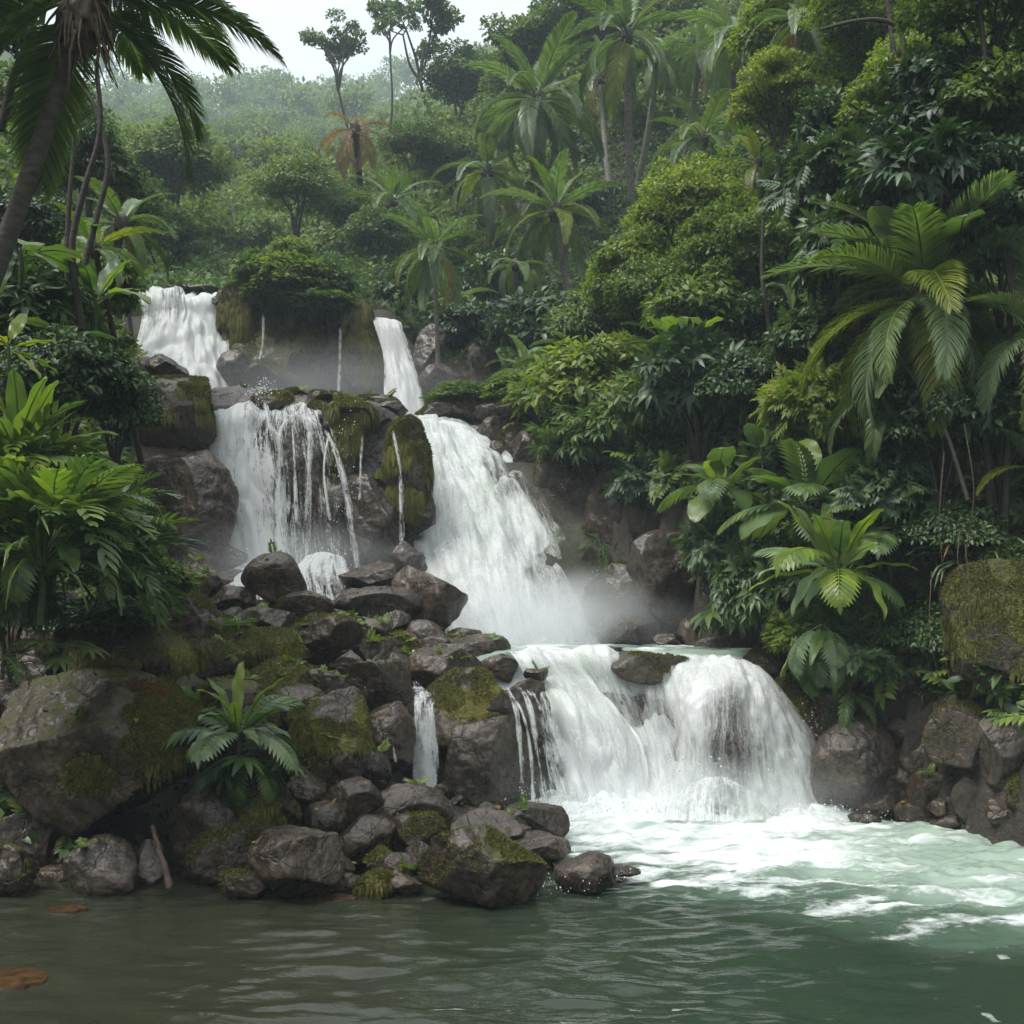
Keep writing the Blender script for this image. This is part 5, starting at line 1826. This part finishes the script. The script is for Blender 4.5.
palm(800, 20, 24, 120, 'palm with feathery crown beside the large yellow-green tree at the top edge', 14, mats=('palm_pale', 'palm'), base=(806, 120, 24), trunk_r=.09)
palm(600, 320, 27, 90, 'small pale palm between the bushy bright tree and the bright-hearted coconut palm', 14, mats=('palm_pale',), base=(604, 370, 27), trunk_r=.06)
palm(455, 300, 34, 80, 'low palm in shade right of the thin straight palm trunk', 14, base=(458, 350, 34), trunk_r=.07, elmax=60)
palm(122, 225, 22, 120, 'palm with fine dark fronds behind the thin left-bank trunks', 16, base=(58, 320, 22), trunk_r=.09, bark_='bark')
palm(95, 250, 15.5, 110, 'young yellow-green palm on the left bank above the dark shrubs', 12, mats=('palm_yellow', 'palm_pale'), base=(92, 310, 15.5), trunk_r=.05, bark_='bark', young='broad_bright')

# the foreground coconut palm leaning in from the left edge: each frond placed by hand
root = bpy.data.objects.new('palm_tree', None)
C.objects.link(root)
b = Vector(at(-60, 420, 12.4))
root.location = b
tag(root, 'large foreground coconut palm leaning in from the left edge, fronds hanging over the falls', 'palm tree')
hd = Vector(at(82, 12, 11.0)) - b
mb = MB()
P = catmull([(0, 0, 0), tuple(Vector(at(10, 230, 11.8)) - b), tuple(Vector(at(48, 120, 11.4)) - b), tuple(hd)], 50)
tube(mb, P, np.linspace(.112, .075, 50) * (1 + .05 * (np.arange(50) % 2)), 12)
link('trunk', mb.mesh('trunk', M['bark_fore']), root)
mb = MB()
V, Fc = ico(4)
mb.add(V * np.array([.22, .22, .36]) * (1 + .4 * fbm(V * 3, 3))[:, None] + np.array(hd), Fc)
for k in range(60):
    a_ = rng.uniform(0, 6.3)
    p0 = np.array(hd) + [math.cos(a_) * .2, math.sin(a_) * .2, rng.uniform(-.3, .2)]
    p1 = p0 + [math.cos(a_) * .12 + rng.normal() * .05, rng.normal() * .05, -rng.uniform(.2, .6)]
    tube(mb, [p0, (p0 + p1) / 2 + rng.normal(size=3) * .03, p1], [.018, .012, .004], 5)
link('heart', mb.mesh('heart', M['root']), root)
M['palm_fore'] = leafmat('palm_foreground', (0.06, 0.1, 0.035), (0.11, 0.17, 0.05), (0.19, 0.26, 0.07), rough=.35, trans=.4)
big = {nm: frond(40 + i, pairs=110, lw=.0066, llen=.3, jit=.35, **kw).mesh('frond', M['palm_fore']) for i, (nm, kw) in enumerate(
    {'arch': dict(droop=.95, hang=1.2), 'hang': dict(droop=1.1, hang=.5), 'flat': dict(droop=.7, hang=.7)}.items())}
for nm, el, azd, L_, rl in [('arch', 10, -86, 2.05, 0), ('hang', -30, -74, 2.0, 15), ('hang', -12, -56, 1.7, 10), ('flat', 8, -100, 1.6, 10), ('flat', 24, -78, 1.35, 0), ('arch', 48, -92, 2.0, 0),
                            ('flat', 62, -60, 2.0, 0), ('arch', 55, -130, 2.0, 0), ('hang', -30, 120, 1.7, 0), ('arch', 25, 100, 2.3, 0), ('arch', 35, 60, 2.3, 0),
                            ('flat', 20, 130, 2.2, 0), ('hang', -30, 40, 2.0, 0), ('arch', 75, 10, 2.1, 0), ('arch', 30, -30, 2.2, 0), ('arch', 30, 0, 2.1, 0), ('hang', -5, 85, 2.2, 0)]:
    link('frond', big[nm], root, tuple(hd + Vector((0, 0, .15))), (R(el), R(rl), R(azd)), L_)

# thin leaning trunks and lianas of the left bank
for k, (pts, r_, lab) in enumerate([
    ([at(82, 330, 14), at(72, 250, 14), at(84, 190, 14), at(100, 130, 14), at(96, 60, 14)], .05, 'thin dark trunk bending up through the left-bank foliage, leftmost of three'),
    ([at(78, 320, 15), at(84, 270, 15), at(96, 220, 15), at(108, 165, 15), at(96, 110, 15), at(78, 80, 15)], .05, 'crooked thin trunk forking beside the hanging frond on the left bank'),
    ([at(66, 310, 14.5), at(68, 220, 14.5), at(74, 140, 14.5), at(75, 60, 14.5)], .04, 'straight thin trunk behind the leaning foreground palm'),
    ([at(44, 190, 12.6), at(56, 130, 12.6), at(62, 90, 12.6)], .035, 'short thin dark stem close to the leaning foreground palm trunk'),
    ([at(0, 130, 12), at(20, 60, 12), at(46, 28, 12)], .05, 'thin dark branch crossing behind the leaning foreground palm head')]):
    mb = MB()
    P = catmull(pts, 24)
    tube(mb, P, np.linspace(r_, r_ * .55, 24), 7)
    tag(link('thin_trunk', mb.mesh('thin_trunk', M['bark'])), lab, 'tree trunk')
for k, (pts, r_, lab) in enumerate([
    ([at(775, 380, 21), at(768, 320, 21), at(762, 270, 21), at(764, 200, 21)], .06, 'thin trunk rising behind the bright bushy tree on the right bank'),
    ([at(968, 500, 14.2), at(945, 430, 14.4), at(915, 380, 14.6), at(880, 330, 15)], .03, 'slanting dark trunk below the spreading yellow-fronded palm'),
    ([at(905, 60, 17), at(900, 30, 17), at(880, 20, 17), at(850, 22, 17), at(820, 30, 17)], .045, 'bent dark branch arching across the upper right canopy'),
    ([at(905, 120, 18), at(895, 60, 18), at(885, -20, 18)], .06, 'upright dark trunk in the upper right canopy'),
    ([at(980, 120, 14.5), at(985, 60, 14.5), at(975, -20, 14.5)], .05, 'upright dark trunk near the right edge at the top'),
    ([at(700, 560, 20), at(690, 480, 20.4), at(688, 420, 20.8)], .05, 'thin dark trunk between the hanging bush and the paddle-leaved plant')]):
    mb = MB()
    P = catmull(pts, 24)
    tube(mb, P, np.linspace(r_, r_ * .55, 24), 7)
    tag(link('thin_trunk', mb.mesh('thin_trunk', M['bark'])), lab, 'tree trunk')

# ------------------------------------------------------------------ shrubs: px, centre py, depth, w, h, kind, label
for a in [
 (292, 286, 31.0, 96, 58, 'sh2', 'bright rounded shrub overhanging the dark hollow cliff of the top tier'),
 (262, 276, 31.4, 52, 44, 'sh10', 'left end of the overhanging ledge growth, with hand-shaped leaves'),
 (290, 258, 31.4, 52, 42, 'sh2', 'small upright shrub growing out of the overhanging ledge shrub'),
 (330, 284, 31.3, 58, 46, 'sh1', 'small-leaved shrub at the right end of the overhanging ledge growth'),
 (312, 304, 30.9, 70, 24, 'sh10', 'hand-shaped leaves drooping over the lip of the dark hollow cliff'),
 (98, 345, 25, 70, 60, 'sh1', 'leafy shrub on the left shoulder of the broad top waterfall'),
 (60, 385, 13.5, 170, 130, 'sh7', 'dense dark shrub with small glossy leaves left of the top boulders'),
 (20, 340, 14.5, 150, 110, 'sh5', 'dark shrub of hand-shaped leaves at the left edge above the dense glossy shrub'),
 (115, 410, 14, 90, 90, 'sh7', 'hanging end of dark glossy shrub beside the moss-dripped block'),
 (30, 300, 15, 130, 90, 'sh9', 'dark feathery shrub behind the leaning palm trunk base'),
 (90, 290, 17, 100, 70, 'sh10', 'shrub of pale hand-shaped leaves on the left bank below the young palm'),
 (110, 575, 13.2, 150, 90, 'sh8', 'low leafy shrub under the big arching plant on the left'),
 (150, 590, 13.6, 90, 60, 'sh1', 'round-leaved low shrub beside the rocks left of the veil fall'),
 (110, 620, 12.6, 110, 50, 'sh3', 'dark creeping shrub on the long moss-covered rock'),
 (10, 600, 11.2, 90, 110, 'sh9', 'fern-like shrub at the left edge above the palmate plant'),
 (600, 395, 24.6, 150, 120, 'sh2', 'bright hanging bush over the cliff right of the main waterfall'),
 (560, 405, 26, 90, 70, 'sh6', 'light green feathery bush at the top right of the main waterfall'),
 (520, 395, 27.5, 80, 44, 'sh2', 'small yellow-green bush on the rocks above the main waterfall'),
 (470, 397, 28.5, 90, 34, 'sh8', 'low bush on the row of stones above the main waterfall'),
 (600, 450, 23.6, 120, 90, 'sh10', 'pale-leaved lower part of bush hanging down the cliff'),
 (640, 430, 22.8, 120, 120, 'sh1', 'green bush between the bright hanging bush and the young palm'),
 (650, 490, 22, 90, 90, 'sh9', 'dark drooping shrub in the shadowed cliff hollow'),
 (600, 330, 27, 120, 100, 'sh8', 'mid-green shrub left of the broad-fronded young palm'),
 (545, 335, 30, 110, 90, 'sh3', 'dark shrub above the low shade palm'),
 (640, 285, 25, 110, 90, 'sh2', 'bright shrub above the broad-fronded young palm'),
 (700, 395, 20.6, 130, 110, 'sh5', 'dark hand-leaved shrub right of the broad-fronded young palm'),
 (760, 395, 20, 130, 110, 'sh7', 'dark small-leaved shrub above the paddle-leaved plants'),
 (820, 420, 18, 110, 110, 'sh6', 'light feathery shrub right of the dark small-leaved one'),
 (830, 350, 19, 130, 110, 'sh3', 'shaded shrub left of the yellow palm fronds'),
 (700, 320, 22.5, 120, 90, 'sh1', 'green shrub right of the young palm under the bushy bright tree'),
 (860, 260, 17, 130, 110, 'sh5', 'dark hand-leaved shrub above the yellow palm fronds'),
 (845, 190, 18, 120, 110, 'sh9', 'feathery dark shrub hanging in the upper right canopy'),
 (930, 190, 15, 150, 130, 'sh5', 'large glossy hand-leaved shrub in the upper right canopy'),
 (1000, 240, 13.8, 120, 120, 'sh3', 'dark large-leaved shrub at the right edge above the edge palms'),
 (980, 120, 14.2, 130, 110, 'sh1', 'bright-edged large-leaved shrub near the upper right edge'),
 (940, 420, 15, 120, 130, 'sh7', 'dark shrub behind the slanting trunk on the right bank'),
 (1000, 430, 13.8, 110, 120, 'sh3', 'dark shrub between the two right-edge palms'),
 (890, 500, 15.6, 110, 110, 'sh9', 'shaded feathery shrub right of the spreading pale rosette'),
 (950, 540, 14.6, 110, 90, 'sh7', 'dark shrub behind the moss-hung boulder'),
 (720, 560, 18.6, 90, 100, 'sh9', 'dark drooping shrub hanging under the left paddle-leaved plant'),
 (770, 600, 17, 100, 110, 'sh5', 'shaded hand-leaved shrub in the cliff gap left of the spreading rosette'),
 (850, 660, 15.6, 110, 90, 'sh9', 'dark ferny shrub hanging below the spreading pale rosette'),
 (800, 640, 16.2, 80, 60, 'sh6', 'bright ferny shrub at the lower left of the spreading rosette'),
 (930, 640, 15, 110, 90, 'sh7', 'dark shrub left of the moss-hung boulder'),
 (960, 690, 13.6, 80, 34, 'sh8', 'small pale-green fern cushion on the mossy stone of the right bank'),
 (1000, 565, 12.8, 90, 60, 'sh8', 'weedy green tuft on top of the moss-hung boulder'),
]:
    shrub(*a)

# ------------------------------------------------------------------ big-leaved plants
rosette(238, 728, 12.0, 88, ('strap', 'spear', 'lobed'), 'bright rosette plant with upright strap leaves among the left rocks', 24, ('broad', 'broad', 'palm_pale'), 5, el=(84, -20), seed=1)
rosette(252, 752, 12.0, 66, ('hand', 'lobed'), 'dark drooping fern-like leaves just below the bright rosette plant', 12, ('broad', 'leaf_dark'), el=(10, -50))
rosette(52, 530, 10.9, 108, ('ginger', 'ginger', 'spear', 'lobed'), 'big arching plant with long divided leaves on the left bank', 54, ('broad', 'broad', 'palm', 'broad_bright'), 2, el=(85, -15), stem=.6, spread=.16)
rosette(108, 555, 11.2, 84, ('ginger', 'fern'), 'arching divided-leaf plant right of the biggest left-bank plant', 30, ('broad',), 1, el=(70, -20), spread=.12)
rosette(20, 455, 11.4, 96, ('spear', 'ginger'), 'upright leafy plant rising above the biggest left-bank plant', 26, ('broad', 'palm', 'broad_bright'), 3, el=(85, 5))
rosette(120, 500, 12.2, 64, ('ginger',), 'small arching plant between the biggest left-bank plant and the tall dark boulder', 20, ('broad', 'palm'), el=(70, -20))
rosette(40, 560, 10.6, 130, 'grass', 'tuft of long thin arching grass blades under the big left plant', 46, ('palm', 'broad'), el=(80, 10), name='grass_tuft', cat='grass')
rosette(8, 470, 11.2, 120, ('spear', 'lobed'), 'broad-leaved plant cut by the left edge above the arching plant', 16, ('broad', 'broad_bright'), el=(80, 0))
rosette(66, 645, 10.9, 48, 'hand', 'flat palmate leaf plant on the shaded rock at the left', 5, ('broad',), el=(12, -12), seed=3)
rosette(2, 650, 10.6, 60, 'fern', 'dark fern fronds at the left edge beside the palmate plant', 12, ('broad',), el=(50, -40), name='fern', cat='fern')
rosette(95, 300, 14.5, 70, ('spear', 'paddle'), 'yellow-green broad leaves rising below the young left-bank palm', 10, ('broad_bright', 'broad'), el=(75, 0))
rosette(20, 250, 13.5, 80, ('paddle',), 'blue-green broad leaves behind the leaning palm trunk', 10, ('broad',), el=(50, -30))
rosette(64, 330, 13.2, 60, ('paddle',), 'heart-shaped drooping leaves on the left bank above the dense glossy shrub', 9, ('broad',), el=(30, -50))
rosette(8, 345, 11.5, 60, ('spear',), 'yellowish spear leaves cut by the left edge above the arching plant', 8, ('palm_yellow', 'broad_bright'), el=(60, -40))
rosette(720, 486, 18.2, 66, ('paddle', 'lobed'), 'plant with a fan of broad paddle leaves above the shadowed cliff, left one', 16, ('broad',), 2, el=(80, -25))
rosette(762, 456, 18.6, 46, 'paddle', 'small cluster of upright paddle leaves between the two big fans', 7, ('broad',), el=(85, 20))
rosette(806, 500, 16.6, 86, ('paddle', 'lobed'), 'largest paddle-leaved plant, standing behind the spreading pale rosette', 18, ('broad',), 1, el=(85, -20))
rosette(838, 566, 15.2, 92, ('spear', 'strap', 'lobed'), 'spreading pale rosette plant with yellow-tipped lower leaves over the right ledge', 30, ('palm_pale', 'broad_bright', 'palm_pale', 'broad'), 2, el=(82, -35), spread=.08)
rosette(825, 625, 15.4, 80, ('lobed', 'strap'), 'drooping skirt of long leaves under the spreading pale rosette', 18, ('broad', 'leaf_dark', 'palm_pale'), el=(5, -65))
rosette(880, 530, 15.4, 80, ('spear', 'lobed'), 'upright leaves right of the largest paddle-leaved plant', 10, ('broad',), el=(75, 10))
rosette(690, 345, 21, 60, ('paddle',), 'banana-like upright leaves right of the broad-fronded young palm', 8, ('broad', 'broad_bright'), 2, el=(80, 10))
rosette(960, 260, 13.4, 110, ('spear', 'paddle'), 'tall upright broad leaves rising from the spreading yellow-fronded palm', 10, ('broad', 'broad_bright'), 2, el=(85, 20))
rosette(905, 255, 14.4, 90, ('paddle',), 'broad dull-green leaves behind the yellow palm fronds', 8, ('broad', 'palm_pale'), el=(80, 10))
rosette(975, 560, 13.4, 70, 'grass', 'dry grassy tuft hanging beside the moss-hung boulder', 40, ('palm_pale', 'palm_brown'), el=(60, -60), name='grass_tuft', cat='grass')
rosette(930, 670, 14.2, 60, 'grass', 'thin arching stems growing left of the small fern cushion', 7, ('palm_pale',), el=(85, 50), name='grass_tuft', cat='grass')
rosette(960, 690, 13.4, 46, 'fern', 'small spreading fern on the mossy stone of the right bank', 14, ('palm_pale', 'broad'), el=(45, -10), name='fern', cat='fern')
rosette(850, 690, 15.4, 50, 'fern', 'fern hanging from the shaded ledge below the spreading rosette', 10, ('broad',), el=(0, -70), name='fern', cat='fern')
rosette(560, 365, 26.5, 50, ('paddle', 'lobed'), 'shaded broad leaves above the yellow-green bush at the main fall', 10, ('broad',), el=(70, -20))
rosette(725, 600, 18.4, 50, ('hand',), 'hand-shaped leaves hanging in the dark gap below the left paddle fan', 9, ('broad',), el=(0, -60))
rosette(600, 540, 22.6, 44, ('fern',), 'small fern on the cliff face right of the main waterfall', 8, ('broad',), el=(30, -50), name='fern', cat='fern')

# hanging roots and lianas on the right bank
g = np.random.default_rng(31)
for k in range(12):
    px, py, d = g.choice([700, 760, 830, 900, 950, 620, 980]) + g.uniform(-40, 40), g.uniform(420, 600), 0
    d = float(np.interp(px, [600, 700, 800, 900, 1000], [23.5, 20, 17, 15, 13.2])) - .3
    L_ = g.uniform(60, 150)
    mb = MB()
    P = catmull([at(px, py, d), at(px + g.uniform(-12, 12), py + L_ * .5, d - .05), at(px + g.uniform(-15, 15), py + L_, d + .05)], 16)
    tube(mb, P, np.linspace(.009, .004, 16), 5)
    tag(link('hanging_root', mb.mesh('hanging_root', M['root'])), 'thin brown root hanging in the shade of the right bank', 'root', 'hanging roots of the right bank')

# ------------------------------------------------------------------ gravel, fallen leaves and sprigs in the crevices
g = np.random.default_rng(71)
mb = MB()
base_, bf_ = ico(2)
shapes = [base_ * (1 + .3 * fbm(base_ * 1.5 + k * 5, 2))[:, None] * g.uniform(.6, 1, 3) for k in range(6)]
for k in range(1500):
    if k % 3:
        x, y = g.uniform(-5.5, 0.6), 11.2 + g.random() ** 1.6 * 5
    else:
        x, y = g.uniform(4.0, 8), g.uniform(12.6, 16)
    z = th1(x, y)
    if z < -.35 or (y > 13.5 and -1.8 < x < .6):
        continue
    s_ = g.uniform(.02, .085)
    mb.add(shapes[k % 6] * s_ + [x, y, z + s_ * .4], bf_)
gm = mb.mesh('gravel', M['rock'])
tag(link('gravel', gm), 'wet gravel lying between the boulders of both shores', 'gravel', kind='stuff')

bpy.context.view_layer.update()
dg = bpy.context.evaluated_depsgraph_get()


def drop(n, xr, yr, ok=('boulder', 'stone', 'ground', 'gravel', 'moss')):
    P, Nn = [], []
    for _ in range(n):
        x, y = g.uniform(*xr), g.uniform(*yr)
        hit, loc, nor, _i, ob, _m = S.ray_cast(dg, Vector((x, y, th1(x, y) + 2.6)), Vector((0, 0, -1)))
        if hit and ob.name.split('.')[0] in ok and loc.z > .03:
            P.append(loc[:]); Nn.append(nor[:])
    return np.array(P), np.array(Nn)


P1, N1 = drop(900, (-5.2, .5), (10.6, 19))
P2, N2 = drop(260, (-7, 0), (21.5, 24.5))
P3_, N3 = drop(300, (4, 8), (12.5, 16.5))
P, Nn = np.concatenate([P1, P2, P3_]), np.concatenate([N1, N2, N3])
k = (Nn[:, 2] > .45) & (g.random(len(P)) < .6)
d = nrm(g.normal(size=(k.sum(), 3)) * [1, 1, .15])
V, Fc = batch(leaf_tpl(.26, .3, .5), P[k] + Nn[k] * .012, d, Nn[k] + g.normal(size=(k.sum(), 3)) * .25, g.uniform(.05, .12, k.sum()))
M['fallen'] = leafmat('fallen_leaf', (0.05, 0.028, 0.012), (0.15, 0.085, 0.025), (0.3, 0.22, 0.05), rough=.5)
tag(link('fallen_leaves', mk_mesh('fallen_leaves', V, Fc, True, M['fallen'])), 'brown and yellow fallen leaves scattered over the rocks', 'fallen leaves', kind='stuff')
k = g.random(len(P)) < np.where(P[:, 1] < 13.5, .06, .2)
idx = np.repeat(np.where(k)[0], 5)
d = nrm(g.normal(size=(len(idx), 3)) * [1, 1, .3] + [0, 0, .55])
V, Fc = batch(T_SPRIG, P[idx], d, np.tile([0, 0, 1.], (len(idx), 1)) + g.normal(size=(len(idx), 3)) * .3, g.uniform(.1, .24, len(idx)))
tag(link('small_ferns', mk_mesh('small_ferns', V, Fc, True, M['leaf'])), 'tiny ferns and seedlings sprouting from cracks between the rocks', 'ground cover', kind='stuff')

# ------------------------------------------------------------------ haze
me = bpy.data.meshes.new('haze')
bm = bmesh.new()
bmesh.ops.create_cube(bm, size=1)
bm.to_mesh(me)
bm.free()
me.materials.append(volmat('haze_air', HAZE, (0.76, 0.89, 1.0)))
o = link('haze', me, loc=(0, 149, 90), scale=(404, 356, 186))
tag(o, 'pale humid haze filling the valley', 'haze', kind='stuff')
